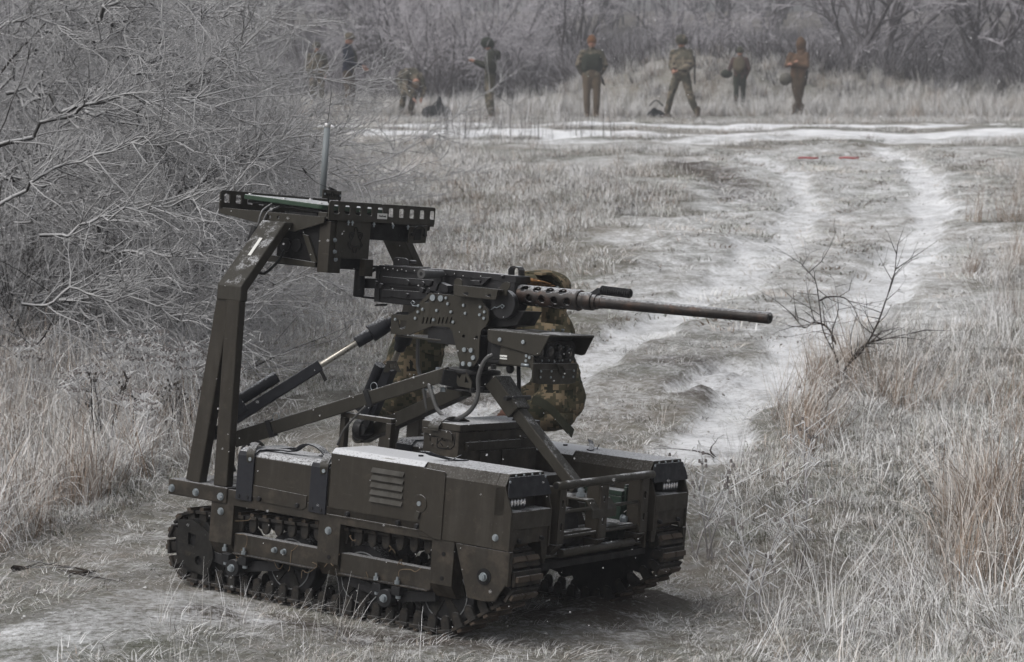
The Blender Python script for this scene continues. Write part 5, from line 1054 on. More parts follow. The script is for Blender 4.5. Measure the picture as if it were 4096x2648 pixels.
# ================================================================ TREES AND SHRUBS
CI = W  # camera axes
def proj(x, y, z):
    v = W.T @ np.stack([x, y, z - H]); return (v[0] / v[2] * FPX + 2048) / 1.7196, (v[1] / v[2] * FPX + 1324) / 1.7196
dr = (.02, .10, .05, .0, 0)
shA = make_shrub(11, 11, 3.1, .019, .6, 4, (3.2, 5.4, 9, 14, 0), (.03, .09, .04, .0, 0), .0017, 90000, .7, .17)
shB = make_shrub(23, 11, 2.8, .018, .7, 4, (3.2, 5.4, 9, 14, 0), (.05, .12, .04, .0, 0), .0017, 85000, .75, .17)
shC = make_shrub(37, 9, 3.4, .02, .45, 4, (3.0, 5.0, 8.0, 12, 0), (.0, .06, .03, .0, 0), .0017, 85000, .65, .18)
LEFT = [(shA, -30, 850, .3, 1.15, 'dense frosty shrub nearest at the left edge, branches arching over the tall weeds'), (shB, 190, 835, 1.7, .95, 'dense frosty shrub behind the brown umbrella-headed weeds'),
        (shC, -300, 870, 4.0, 1.3, 'frosty shrub with dark thick stems cut off by the left picture edge'), (shB, 60, 740, 5.1, 1.1, 'tall frosty shrub in the second row behind the nearest one'),
        (shA, 290, 700, 2.4, .85, 'frosty shrub reaching its bare branches out behind the arch of the robot'), (shC, 230, 600, .9, 1.2, 'tall frosty shrub in the third row at left'),
        (shA, -20, 600, 3.6, 1.25, 'tall frosty shrub in the third row near the left edge'), (shC, 520, 470, 2.2, .6, 'shrub with dark clustered trunks left of the grey antenna'),
        (shB, 300, 470, .2, 1.0, 'far frosty shrub between the dark clustered trunks and the left thicket'), (shC, 180, 440, 5.5, 1.7, 'far tall frosty shrub high in the left thicket'), (shA, 0, 430, 1.1, 1.7, 'farthest tall frosty shrub at the upper left'), (shB, 60, 790, 3.0, 1.0, 'drooping frosty shrub between the left edge and the umbrella-headed weeds'), (shC, 330, 780, .4, .85, 'frosty shrub just left of the robot arch'), (shB, 350, 560, 3.3, .7, 'frosty shrub rising behind the tray of the robot')]
R95 = {}
for s_ in (shA, shB, shC):
    a_ = np.empty(len(s_[1].vertices) * 3, np.float32); s_[1].vertices.foreach_get('co', a_); a_ = a_.reshape(-1, 3); R95[id(s_[1])] = float(np.percentile(np.hypot(a_[:, 0], a_[:, 1]), 96))
LEFT += [(shC, 30, 560, 1.2, 1.4, 'tall shrub with upright twigs deep inside the left thicket'), (shA, 150, 600, 5.6, 1.2, 'spreading shrub deep inside the left thicket'), (shB, 430, 430, 1.5, .9, 'rounded frosty shrub below the left end of the snowy track'), (shC, 640, 400, 3.1, .6, 'small dark-stemmed shrub beside the grey antenna'), (shA, 210, 520, .6, 1.1, 'frosty shrub filling the middle of the left thicket'), (shC, 100, 660, 2.9, 1.1, 'upright frosty shrub inside the left thicket near its edge'), (shB, 200, 400, 2.0, 1.5, 'remote frosty shrub showing through the top of the thicket'), (shA, 310, 400, 4.6, 1.0, 'remote frosty shrub above the arch of the robot'), (shC, 320, 640, 5.0, .85, 'frosty shrub behind the arch leg of the robot'), (shB, -80, 700, .9, 1.3, 'broad frosty shrub crossing the left picture edge')]
for ms, px, py, rz, sc, lb_ in LEFT:
    gx, gy = ground_px(px, py); sc = max(.3, min(sc, (900 - px) / 4989 * gy / R95[id(ms[1])])); place_tree('shrub', ms, gx, gy, rz, sc, lb_, 'shrub', 'frosty shrubs of the left thicket')
# a long bare branch sweeping right in front of the people
rnd = random.Random(5)
def long_branch(p0, p1, sag, r, seed, label, n=14):
    rn = random.Random(seed); segs = []; P_ = []; r = r * .38 if r > .015 else r
    for i in range(n + 1):
        t_ = i / n; v = Vector(p0).lerp(Vector(p1), t_) + Vector((rn.gauss(0, .02), rn.gauss(0, .04), sag * math.sin(math.pi * t_) + rn.gauss(0, .02))); P_.append(v)
    P_ = spline(P_, 2); n = len(P_) - 1
    for i in range(n):
        segs.append((tuple(P_[i]), tuple(P_[i + 1]), r * (1 - .85 * i / n), r * (1 - .85 * (i + 1) / n), 0 if i < n * .5 else 2))
        for _ in range((2 if i % 2 else 1) if i > 4 else 1):
            ax = Vector((rn.gauss(.4, .6), rn.gauss(0, .8), rn.gauss(.15, .7))).normalized(); d = ((P_[i + 1] - P_[i]).normalized() + ax * .9)
            grow(rn, segs, P_[i + 1] + Vector((0, 0, 0)), d, rn.uniform(.16, .5), min(.0032, max(.0015, r * .3)), 2, 4, (0, 0, .02, .0, 0), (0, 0, 10, 10, 0), .7, .07, .0022)
    return segs
BR = []
AUTO = []
for i in range(95):
    ax_, ay_ = rnd.uniform(-120, 430), rnd.uniform(20, 760); dx_ = rnd.uniform(130, 330); bx_ = min(ax_ + dx_, 840 if ay_ < 430 else 660); by_ = ay_ + rnd.uniform(-190, 70); d0_ = rnd.uniform(11, 19)
    if by_ < 60 and bx_ > 700: bx_ = 700
    AUTO.append(((ax_, ay_), (bx_, by_), d0_, d0_ * rnd.uniform(.93, 1.05), rnd.uniform(-.15, .2), rnd.uniform(.006, .014), 100 + i))
for (a, b_, dp, dq, sag, r, sd) in AUTO + list((((120, 300), (850, 185), 12.5, 12.8, .12, .02, 1), ((260, 420), (800, 345), 13, 12.2, .1, .02, 2), ((420, 560), (800, 300), 13.5, 12.8, .05, .018, 3), ((250, 640), (800, 560), 12, 10.5, -.12, .022, 4), ((200, 720), (700, 640), 11.5, 10.4, -.1, .02, 5), ((100, 100), (740, 60), 14, 14, .1, .03, 6), ((560, 300), (860, 200), 16, 16.5, -.06, .009, 7), ((300, 480), (840, 420), 12.2, 11.4, .12, .02, 8), ((100, 560), (520, 470), 10.5, 10, .05, .024, 9), ((60, 700), (560, 800), 10.5, 10.2, .1, .022, 10), ((0, 350), (500, 250), 11, 10.6, .14, .035, 11), ((0, 480), (420, 330), 10.8, 10.6, .1, .028, 12), ((560, 430), (1180, 175), 19, 21, -.3, .011, 13), ((620, 420), (1000, 290), 18, 19, -.2, .009, 14))):
    p0 = wat(a, dp); p1 = wat(b_, dq); o0 = Vector((p0.x, p0.y, 0)); sg = long_branch(p0 - o0, p1 - o0, sag, r, sd, '')
    me = plant_mesh('branch', sg, 'twig', .0028, .09, 4); BR.append((me, o0, p0))
# these branches belong to the nearest shrubs: hang them on those shrubs as extra limbs
trees = [o for o in bpy.data.objects if o.parent is None and o.name.split('.')[0] == 'shrub']
for me, o0, p0 in BR:
    t_ = min(trees, key=lambda k_: (Vector((k_.location.x, k_.location.y, 0)) - o0).length)
    o = bpy.data.objects.new('branch', me); COL.objects.link(o); o.parent = t_; bpy.context.view_layer.update()
    o.matrix_parent_inverse = t_.matrix_world.inverted(); o.location = o0
# background shrubs and trees in the mist
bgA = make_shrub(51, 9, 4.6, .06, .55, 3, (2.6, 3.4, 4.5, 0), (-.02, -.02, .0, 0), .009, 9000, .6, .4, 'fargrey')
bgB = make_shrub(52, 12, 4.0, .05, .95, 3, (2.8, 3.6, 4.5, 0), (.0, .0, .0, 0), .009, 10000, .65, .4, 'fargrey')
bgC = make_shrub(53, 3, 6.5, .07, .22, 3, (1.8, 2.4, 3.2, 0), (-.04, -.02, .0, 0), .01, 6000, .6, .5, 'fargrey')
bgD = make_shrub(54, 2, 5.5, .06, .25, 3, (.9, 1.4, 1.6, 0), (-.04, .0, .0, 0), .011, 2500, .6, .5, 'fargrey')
BG = [(bgB, 2030, 150, 56, 1.35, 'wide dark fan-shaped shrub at the upper right on the mound'), (bgB, 1590, 165, 55, .62, 'dark-stemmed shrub behind the person in camouflage helmet'), (bgA, 2290, 190, 56, 1.1, 'tangled grey shrub near the upper right corner'),
      (bgA, 1010, 215, 52, .62, 'upright shrub with many dark stems behind the black rucksack'), (bgA, 1080, 210, 54, .72, 'upright shrub between the bending person and the person in green helmet'), (bgB, 1210, 215, 56, .45, 'low dark shrub right of the person in green helmet'),
      (bgD, 1312, 195, 55, .75, 'thin young tree left of the person in orange beanie'), (bgD, 700, 200, 60, 1.0, 'thin bare tree behind the left thicket'), (bgA, 905, 205, 60, .8, 'misty shrub above the bending person'),
      (bgC, 1800, 110, 84, 1.0, 'misty tree between the two right-hand people'), (bgC, 1560, 105, 90, 1.1, 'misty tree behind the camouflage helmet'), (bgC, 1420, 105, 95, 1.0, 'misty tree right of the orange beanie'), (bgA, 1280, 110, 88, 1.1, 'misty shrub far behind left of the orange beanie'),
      (bgC, 1150, 110, 92, 1.2, 'misty tall tree behind the green helmet'), (bgC, 980, 115, 85, 1.2, 'misty tall tree behind the bending person'), (bgA, 850, 130, 80, 1.2, 'misty shrub behind the navy jacket'), (bgC, 2380, 120, 80, 1.2, 'misty tree beyond the right picture edge'), (bgC, 2180, 110, 86, 1.1, 'misty tall tree behind the tangled shrub'),
      (bgD, 1680, 120, 75, 1.0, 'slender misty tree above the grassy mound'), (bgA, 1930, 110, 92, 1.2, 'misty shrub far behind the rust brown hood'), (bgC, 600, 150, 75, 1.3, 'misty tree high in the left background'), (bgA, 400, 160, 70, 1.3, 'misty shrub behind the left thicket'), (bgC, 200, 160, 75, 1.4, 'misty tree at the far upper left'), (bgA, 30, 170, 68, 1.4, 'misty shrub at the far left edge'), (bgB, 2420, 215, 58, .9, 'low grey shrub at the right edge behind the reeds'), (bgB, 2170, 205, 57, .6, 'low grey shrub right of the fan-shaped one')]
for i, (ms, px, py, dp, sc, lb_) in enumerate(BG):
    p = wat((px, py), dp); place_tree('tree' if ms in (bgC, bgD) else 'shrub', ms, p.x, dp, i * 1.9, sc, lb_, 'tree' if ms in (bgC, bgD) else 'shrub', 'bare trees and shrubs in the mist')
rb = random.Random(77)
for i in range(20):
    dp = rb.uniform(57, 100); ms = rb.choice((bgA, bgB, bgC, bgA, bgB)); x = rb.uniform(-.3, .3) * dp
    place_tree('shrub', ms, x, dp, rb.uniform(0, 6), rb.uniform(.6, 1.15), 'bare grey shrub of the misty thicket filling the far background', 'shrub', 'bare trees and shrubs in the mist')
# far wood reading as one mass
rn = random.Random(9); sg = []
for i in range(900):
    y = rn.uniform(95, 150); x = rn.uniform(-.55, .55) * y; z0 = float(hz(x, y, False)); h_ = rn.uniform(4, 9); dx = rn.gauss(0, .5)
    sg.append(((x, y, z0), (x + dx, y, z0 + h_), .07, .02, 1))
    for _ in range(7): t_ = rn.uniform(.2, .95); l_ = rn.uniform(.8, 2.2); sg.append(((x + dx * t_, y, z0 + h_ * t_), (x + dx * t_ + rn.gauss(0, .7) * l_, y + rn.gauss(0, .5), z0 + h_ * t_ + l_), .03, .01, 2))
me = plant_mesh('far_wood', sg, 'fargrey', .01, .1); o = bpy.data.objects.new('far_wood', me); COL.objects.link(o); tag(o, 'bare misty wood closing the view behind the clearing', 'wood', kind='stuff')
# leafless sapling on the right verge
gx, gy = ground_px(1945, 872)
def sapling(name, px, py, limbs, label, cat, thin=.0016, seed=3, mat='g_dark'):
    gx, gy = ground_px(px, py); rn = random.Random(seed); sg = []; gz = float(hz(gx, gy)); o0 = Vector((gx, gy, gz))
    for pts, r in limbs:
        P_ = [wat(p, gy + .1 * rn.gauss(0, 1) * (j > 0)) - o0 for j, p in enumerate(pts)]; P_ = spline(P_, 4)
        for j in range(len(P_) - 1):
            r0 = r * (1 - .8 * j / len(P_)); sg.append((tuple(P_[j]), tuple(P_[j + 1]), r0, r * (1 - .8 * (j + 1) / len(P_)), 0))
            if rn.random() < .7: grow(rn, sg, P_[j + 1], (P_[j + 1] - P_[j]).normalized() + Vector((rn.gauss(0, .7), rn.gauss(0, .7), rn.gauss(.1, .5))), rn.uniform(.1, .35), r * .3, 2, 3, (0, 0, 0, 0), (0, 0, 6, 0), .7, .08, thin)
    me = plant_mesh(name, sg, mat, thin, .01, 4); o = bpy.data.objects.new(name, me); COL.objects.link(o); o.location = o0; return tag(o, label, cat)
sapling('bare_sapling', 1955, 880, [([(1955, 880), (1945, 830), (1915, 770), (1905, 700), (1895, 650), (1865, 620)], .0065), ([(1945, 800), (1925, 762), (1895, 750), (1870, 762), (1845, 730)], .008), ([(1960, 870), (1985, 830), (2015, 800), (2050, 790), (2120, 775)], .009), ([(1975, 845), (2010, 810), (2040, 755), (2060, 700), (2080, 640), (2085, 590)], .008), ([(1905, 700), (1930, 690), (1975, 700), (2010, 770)], .006), ([(1950, 860), (1935, 780), (1950, 720), (1940, 650)], .005)],
        'leafless twisted sapling on the right verge beyond the barrel muzzle', 'sapling')
sapling('dead_stick', 1665, 1062, [([(1660, 1062), (1652, 1048)], .01)], 'short dark stick at the edge of the right wheel rut', 'stick', mat='g_dark')
sapling('fallen_branch', 60, 1330, [([(30, 1322), (110, 1327), (190, 1332), (240, 1328)], .012)], 'thin fallen branch lying on the left path edge', 'branch')
# tall weeds one can pick out
def weed(px, py, hpx, seed, label, heads='umbel', mat='g_grey', stems=5, group=None):
    gx, gy = ground_px(px, py); rn = random.Random(seed); sg = []; hh = 1.25 * hpx * 1.7196 / FPX * gy
    for s_ in range(stems):
        a = rn.uniform(-.28, .28); p = Vector((rn.gauss(0, .05), rn.gauss(0, .05), 0)); d = Vector((a, rn.gauss(0, .2), 1)).normalized(); h_ = hh * rn.uniform(.7, 1.05); n = 7
        for j in range(n):
            d = (d + Vector((rn.gauss(0, .06), rn.gauss(0, .06), 0))).normalized(); q2 = p + d * h_ / n; sg.append((tuple(p), tuple(q2), .0042 - .002 * j / n, .0042 - .002 * (j + 1) / n, 2)); p = q2
            if j > 1:
                for _ in range(2): e = p + (d * .7 + Vector((rn.gauss(0, .8), rn.gauss(0, .8), .3))) * rn.uniform(.03, .1); sg.append((tuple(p), tuple(e), .0016, .001, 3)); sg.append((tuple(e), tuple(e + Vector((rn.gauss(0, .02), 0, -.02))), .003, .002, 4))
        if heads == 'umbel':
            for _ in range(16): e = p + Vector((rn.gauss(0, .035), rn.gauss(0, .035), .035 + rn.gauss(0, .004))); sg.append((tuple(p), tuple(e), .0016, .0016, 3)); sg.append((tuple(e), tuple(e + Vector((rn.gauss(0, .006), 0, .008))), .0052, .004, 3))
        else:
            for _ in range(5): e = p + Vector((rn.gauss(0, .012), rn.gauss(0, .012), rn.gauss(0, .02))); sg.append((tuple(e), tuple(e + Vector((0, 0, .014))), .006, .004, 2))
    me = plant_mesh('dry_weed', sg, mat, .001, .01, 4); o = bpy.data.objects.new('dry_weed', me); COL.objects.link(o); o.location = (gx, gy, float(hz(gx, gy))); return tag(o, label, 'weed', group)
WD = [(300, 985, 150, 'umbel'), (345, 985, 155, 'umbel'), (395, 1000, 150, 'umbel'), (440, 1000, 145, 'umbel'), (475, 990, 160, 'umbel'), (240, 990, 120, 'umbel'), (180, 1020, 110, 'umbel'), (520, 1000, 120, 'umbel'), (270, 1060, 150, 'dark'), (410, 1040, 130, 'dark'), (60, 950, 120, 'umbel'), (330, 1070, 120, 'umbel')]
PL = ['leftmost', 'second', 'third', 'fourth', 'fifth', 'sixth', 'seventh', 'eighth']
um = sorted([w_ for w_ in WD if w_[3] == 'umbel'])
for i, (px, py, hp, kd) in enumerate(WD):
    if kd == 'umbel': lb_ = 'frosty umbrella-headed weed left of the robot, ' + (['leftmost', 'second from the left', 'third from the left', 'fourth from the left', 'fifth from the left', 'middle, just left of centre', 'fourth from the right', 'third from the right', 'second from the right', 'rightmost'][um.index((px, py, hp, kd))])
    else: lb_ = 'dark brown-leaved dry weed ' + ('in front of the left weeds' if px < 300 else 'close to the robot arch at left')
    weed(px, py, hp, 40 + i, lb_, kd, 'g_grey' if kd == 'umbel' else 'g_dark', 6, 'tall dry weeds left of the robot')
for i, (px, py, hp, lb_) in enumerate(((1805, 1400, 170, 'grey seed-headed stalk at lower right, left one of the pair'), (1900, 1330, 230, 'tall grey seed-headed stalk leaning right among the pale grass'), (1650, 1300, 190, 'grey upright stalks beside the front of the robot'), (1860, 1190, 150, 'round-headed thistle stalk standing above the right verge grass'), (1720, 1440, 120, 'grey thin stalk at the bottom right of the robot'))):
    weed(px, py, hp, 80 + i, lb_, 'dark', 'g_grey', 5 if i == 2 else 2, 'seed stalks of the right verge')
# ================================================================ GRASS
def ribbons(nb, h, spread, lean, curl, w, seed, nseg=4, hvar=.4, frbase=.3, flat=False):
    g = np.random.default_rng(seed); n = nseg + 1; V = []; Fs = []; A = []
    for i in range(nb):
        a = g.uniform(0, 2 * math.pi); r0 = spread * math.sqrt(g.random()); x, y = r0 * math.cos(a + 1), r0 * math.sin(a + 1); z = -.01
        L_ = h * g.uniform(1 - hvar, 1 + hvar * .6); th = abs(g.normal(0, lean)) if not flat else g.normal(lean, .12); c = g.normal(0, curl) + curl * .6; wd_ = w * g.uniform(.6, 1.3); sx, sy = -math.sin(a), math.cos(a); o = len(V); fr_ = frbase + g.normal(0, .22)
        for k_ in range(n):
            t_ = k_ / nseg; ww = wd_ * (1 - .8 * t_) * .5; V += [(x - sx * ww, y - sy * ww, z), (x + sx * ww, y + sy * ww, z)]; A += [fr_ + .35 * t_] * 2
            st = L_ / nseg; x += math.sin(th) * math.cos(a) * st; y += math.sin(th) * math.sin(a) * st; z += math.cos(th) * st; z = max(z, .004); th += c / nseg
            a += g.normal(0, .12)
        Fs += [(o + 2 * k_, o + 2 * k_ + 1, o + 2 * k_ + 3, o + 2 * k_ + 2) for k_ in range(nseg)]
    return np.array(V), np.array(Fs), np.array(A)
def tuft(name, mat, *a, **k_):
    V, Fq, A = ribbons(*a, **k_); me = arr_mesh(name, V, Fq, dict(fr=A)); me.materials.append(M[mat]); return me
def inpoly(px, py, poly):
    r = np.zeros(px.shape, bool); n = len(poly)
    for i in range(n):
        x0, y0 = poly[i]; x1, y1 = poly[(i + 1) % n]
        with np.errstate(divide='ignore', invalid='ignore'): c = ((y0 > py) != (y1 > py)) & (px < (x1 - x0) * (py - y0) / (y1 - y0 + 1e-12) + x0)
        r ^= c
    return r
def scatter(name, protos, P3, rz, sc, tilt, label, cat):
    coll = bpy.data.collections.new(name + '_source')
    for i, me in enumerate(protos): o = bpy.data.objects.new(f'{name}_source_{i}', me); coll.objects.link(o)
    pm = bpy.data.meshes.new(name); pm.vertices.add(len(P3)); pm.vertices.foreach_set('co', P3.astype(np.float32).ravel())
    at_ = pm.attributes.new('rot', 'FLOAT_VECTOR', 'POINT'); R = np.stack([tilt[:, 0], tilt[:, 1], rz], 1).astype(np.float32); at_.data.foreach_set('vector', R.ravel())
    at_ = pm.attributes.new('scl', 'FLOAT', 'POINT'); at_.data.foreach_set('value', sc.astype(np.float32))
    o = bpy.data.objects.new(name, pm); COL.objects.link(o)
    ng = bpy.data.node_groups.new(name, 'GeometryNodeTree'); ng.interface.new_socket('Geometry', in_out='INPUT', socket_type='NodeSocketGeometry'); ng.interface.new_socket('Geometry', in_out='OUTPUT', socket_type='NodeSocketGeometry')
    gi = ng.nodes.new('NodeGroupInput'); go = ng.nodes.new('NodeGroupOutput'); ip = ng.nodes.new('GeometryNodeInstanceOnPoints'); ci = ng.nodes.new('GeometryNodeCollectionInfo')
    ci.inputs['Collection'].default_value = coll; ci.inputs['Separate Children'].default_value = True; ci.inputs['Reset Children'].default_value = True
    ra = ng.nodes.new('GeometryNodeInputNamedAttribute'); ra.data_type = 'FLOAT_VECTOR'; ra.inputs['Name'].default_value = 'rot'
    sa = ng.nodes.new('GeometryNodeInputNamedAttribute'); sa.data_type = 'FLOAT'; sa.inputs['Name'].default_value = 'scl'
    e2 = ng.nodes.new('FunctionNodeEulerToRotation'); rv = ng.nodes.new('FunctionNodeRandomValue'); rv.data_type = 'INT'; rv.inputs[4].default_value = 0; rv.inputs[5].default_value = len(protos) - 1
    ip.inputs['Pick Instance'].default_value = True; lk = ng.links.new
    lk(gi.outputs[0], ip.inputs['Points']); lk(ci.outputs[0], ip.inputs['Instance']); lk(rv.outputs[2], ip.inputs['Instance Index'])
    lk(ra.outputs[0], e2.inputs[0]); lk(e2.outputs[0], ip.inputs['Rotation']); lk(sa.outputs[0], ip.inputs['Scale']); lk(ip.outputs[0], go.inputs[0])
    md = o.modifiers.new('scatter', 'NODES'); md.node_group = ng; tag(o, label, cat, kind='stuff'); return o
G = np.random.default_rng(99)
def field(n, y0, y1, poly=None, mask=None, snowcut=.35, mudcut=.6, power=1.0, veh=True, sc=(.7, 1.3), tilt=.15, pad=1.6):
    y = y0 + (y1 - y0) * G.random(n) ** power; x = (G.random(n) * 2 - 1) * (.25 * y + pad); z = hz(x, y)
    s = snow_at(x, y) + (fbm(x, y, 2.5, 3)) * .5; m_ = mud_at(x, y); k_ = (s < snowcut) & (m_ < mudcut)
    if poly is not None: px, py = proj(x, y, z); k_ &= inpoly(px, py, poly)
    if mask is not None: k_ &= mask(x, y)
    if veh:
        v = np.array(VM.inverted()); q = v[:3, :3] @ np.stack([x, y, z]) + v[:3, 3:4]; q = q / K
        k_ &= ~((q[0] > -1.34) & (q[0] < .05) & (np.abs(q[1]) > .31) & (np.abs(q[1]) < .5)) 
        k_ &= ~((q[0] > -1.3) & (q[0] < .1) & (np.abs(q[1]) < .32) & (G.random(n) < .6))
    x, y, z = x[k_], y[k_], z[k_]; n = len(x)
    return np.stack([x, y, z], 1), G.random(n) * 6.28, G.uniform(*sc, n), G.normal(0, tilt, (n, 2))
def near_cut(P_):
    d = np.hypot((P_[:, 0] - vp.x) / 1.15, (P_[:, 1] - vp.y) / .95); return .3 + .7 * smooth(.95, 1.9, d)
short = [tuft('short_grass', 'g_frost', 36, .05, .08, 1.15, 1.0, .0032, 200 + i) for i in range(3)] + [tuft('short_grass', 'g_green', 34, .045, .08, 1.15, 1.0, .0032, 210 + i) for i in range(2)] + [tuft('short_grass', 'g_tan', 20, .09, .09, 1.15, .7, .0026, 220)]
EX = [[(-300, 1330), (200, 1230), (400, 1120), (520, 1180), (560, 1420), (720, 1450), (560, 1700), (-300, 1800)], [(1150, 1400), (1500, 1330), (1560, 1120), (1620, 1040), (1700, 1060), (1700, 1180), (1660, 1330), (1580, 1500), (1250, 1600), (1100, 1560)]]
LANE = [ground_px(*p_) for p_ in ((1150, 980), (1400, 920), (1600, 800), (1760, 690), (1900, 590), (2000, 480), (1990, 400), (1930, 350))]
def bare(x, y):
    z = hz(x, y); px, py = proj(x, y, z); k_ = inpoly(px, py, EX[0]) | inpoly(px, py, EX[1]) | (dist_poly(x, y, LANE) + fbm(x, y, 1.5, 3) * .8 < 1.0 + .03 * y)
    return (~k_) | (G.random(len(x)) < .06)
P3, a, b_, c_ = field(19000, 5.6, 15, None, bare, .5, .9, 1.0)
scatter('short_grass', short, P3, a, b_ * near_cut(P3), c_, 'short frosted grass and litter around the robot', 'grass')
litp = [tuft('straw_litter', mt, 20, .075, .14, 1.5, .15, .0026, 330 + i, 2, flat=True) for i, mt in enumerate(('g_frost', 'g_tan', 'g_dark', 'g_frost', 'g_green'))]
P3, a, b_, c_ = field(13000, 5.6, 14, None, None, .55, 2, 1.0, veh=False, sc=(.5, 1.2), tilt=.1); P3[:, 2] += .004
scatter('straw_litter', litp, P3, a, b_ * (.6 + .4 * near_cut(P3)), c_, 'flattened straw and litter strewn over the ground', 'litter')
midt = [tuft('meadow_grass', 'g_frost', 44, .1, .2, 1.0, 1.2, .006, 230 + i, 4) for i in range(3)] + [tuft('meadow_grass', 'g_grey', 34, .12, .2, .9, 1.0, .0055, 240, 4), tuft('meadow_grass', 'g_green', 40, .07, .2, 1.0, .9, .006, 241, 3), tuft('meadow_grass', 'g_tan', 34, .11, .2, 1.0, 1.0, .006, 242, 4)]
P3, a, b_, c_ = field(26000, 13, 46, None, lambda x, y: (fbm(x, y, .6, 3) > -.12) & bare(x, y), .3, .5, .85)
scatter('meadow_grass', midt, P3, a, b_, c_, 'knee-low frosted meadow grass on the bank between the tracks', 'grass')
tallp = [tuft('verge_grass', 'g_frost', 40, .46, .16, .45, 1.9, .0056, 250 + i, 7) for i in range(3)] + [tuft('verge_grass', 'g_tan', 50, .5, .13, .25, 1.1, .005, 260 + i, 6) for i in range(2)] + [tuft('verge_grass', 'g_frost', 40, .38, .2, .7, 1.4, .004, 270, 6), tuft('verge_grass', 'g_grey', 34, .42, .14, .25, .8, .0038, 271, 6)]
RP = [(1740, 1060), (1790, 960), (1860, 890), (1960, 835), (2090, 745), (2190, 620), (2270, 480), (2340, 380), (2800, 350), (2900, 1800), (1780, 1800), (1740, 1350), (1700, 1180)]
P3, a, b_, c_ = field(3300, 5.4, 26, RP, lambda x, y: fbm(x, y, .8, 3) < .06, .45, .9, .8, sc=(.3, .85), tilt=.3, pad=2.4)
scatter('verge_grass', [tallp[0], tallp[1], tallp[2], tallp[5], tallp[6]], P3, a, b_, c_, 'tall frosted and tan dry grass on the right verge', 'grass')
LP_ = [(-600, 860), (0, 850), (300, 930), (520, 1000), (500, 1090), (400, 1080), (300, 1130), (200, 1200), (0, 1290), (-600, 1500)]
P3, a, b_, c_ = field(5200, 5.4, 26, RP, lambda x, y: fbm(x, y, .8, 3) > -.01, .45, .9, .8, sc=(.35, 1.0), tilt=.25, pad=2.4)
scatter('tan_verge_grass', [tallp[3], tallp[4], tallp[3]], P3, a, b_, c_, 'clumps of tan dry grass on the right verge', 'grass')
P3, a, b_, c_ = field(6500, 6.5, 14, LP_, None, .6, .9, 1, sc=(.35, .95), tilt=.2, pad=2.4)
scatter('weedy_grass', tallp, P3, a, b_, c_, 'tall tan and frosted grass below the left thicket', 'grass')
TB = [(560, 420), (900, 330), (1400, 330), (1700, 360), (1760, 440), (1600, 640), (1200, 700), (560, 900)]
BP = [(-900, 300), (0, 330), (560, 380), (640, 470), (560, 640), (430, 800), (200, 860), (-900, 900)]
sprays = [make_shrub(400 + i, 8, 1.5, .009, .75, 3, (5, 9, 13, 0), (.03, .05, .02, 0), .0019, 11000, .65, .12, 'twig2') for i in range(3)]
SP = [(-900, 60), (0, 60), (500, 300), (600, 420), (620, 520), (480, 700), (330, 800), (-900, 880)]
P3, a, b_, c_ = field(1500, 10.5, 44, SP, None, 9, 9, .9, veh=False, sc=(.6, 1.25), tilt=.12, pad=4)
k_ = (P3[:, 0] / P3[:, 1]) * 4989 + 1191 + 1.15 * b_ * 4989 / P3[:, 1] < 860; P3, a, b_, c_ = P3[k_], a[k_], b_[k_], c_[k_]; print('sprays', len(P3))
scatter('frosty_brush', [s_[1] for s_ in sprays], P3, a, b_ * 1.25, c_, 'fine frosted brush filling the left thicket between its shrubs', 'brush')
P3, a, b_, c_ = field(5200, 11, 42, BP, None, 9, 9, .8, sc=(.5, 1.4), tilt=.35, pad=4)
scatter('thicket_brush', [tuft('thicket_brush', 'bark', 26, 1.1, .5, .7, .7, .009, 310 + i, 5) for i in range(2)] + [tuft('thicket_brush', 'twig', 30, 1.0, .5, .8, 1.0, .006, 315 + i, 6) for i in range(3)], P3, a, b_, c_, 'dense dark brush at the foot of the left thicket', 'brush')
P3, a, b_, c_ = field(1500, 13, 44, TB, lambda x, y: fbm(x + 3, y, .5, 3) > .02, .3, .5, .8, sc=(.35, .8), tilt=.2)
scatter('bank_grass', tallp, P3, a, b_, c_, 'taller pale grass clumps on the middle bank', 'grass')
farp = [tuft('reed_grass', 'g_frost', 36, .75, .3, .2, .8, .018, 280 + i, 4) for i in range(2)] + [tuft('reed_grass', 'g_grey', 36, .6, .3, .25, .8, .016, 285, 4), tuft('reed_grass', 'g_tan', 30, .55, .3, .3, .8, .016, 286, 4)]
P3, a, b_, c_ = field(3800, 46.8, 55, None, None, .3, .9, 1.2, sc=(.22, .6), tilt=.2, pad=4)
scatter('reed_grass', farp, P3, a, b_, c_, 'tall pale grass beyond the snowy track', 'grass')
P3, a, b_, c_ = field(5000, 53, 85, None, None, 9, 9, 1.2, sc=(.6, 1.5), tilt=.3, pad=6)
M['g_mauve'] = plant_mat('mauve_brush', (0.06, 0.054, 0.057), (0.36, 0.35, 0.37), .7)
scatter('undergrowth', [tuft('undergrowth', 'g_mauve', 60, .6, .5, .6, .8, .02, 300 + i, 4) for i in range(3)], P3, a, b_, c_, 'dark mauve undergrowth at the foot of the misty thicket', 'undergrowth')
P3, a, b_, c_ = field(3500, 49, 60, None, lambda x, y: sum(np.exp(-((x - m_[0]) / m_[2]) ** 2 - ((y - m_[1]) / m_[3]) ** 2) for m_ in MOUNDS[:4]) > .25, 9, 9, 1, sc=(.8, 1.7), pad=4)
scatter('mound_grass', [midt[3], midt[5], tuft('mound_grass', 'g_mauve', 40, .2, .25, .7, .9, .01, 320, 4)], P3, a, b_, c_, 'pale matted grass covering the mounds behind the people', 'grass')
P3, a, b_, c_ = field(380, 36, 41, [(880, 285), (1420, 290), (1400, 345), (880, 345)], None, 2, 2, 1, sc=(.35, .9))
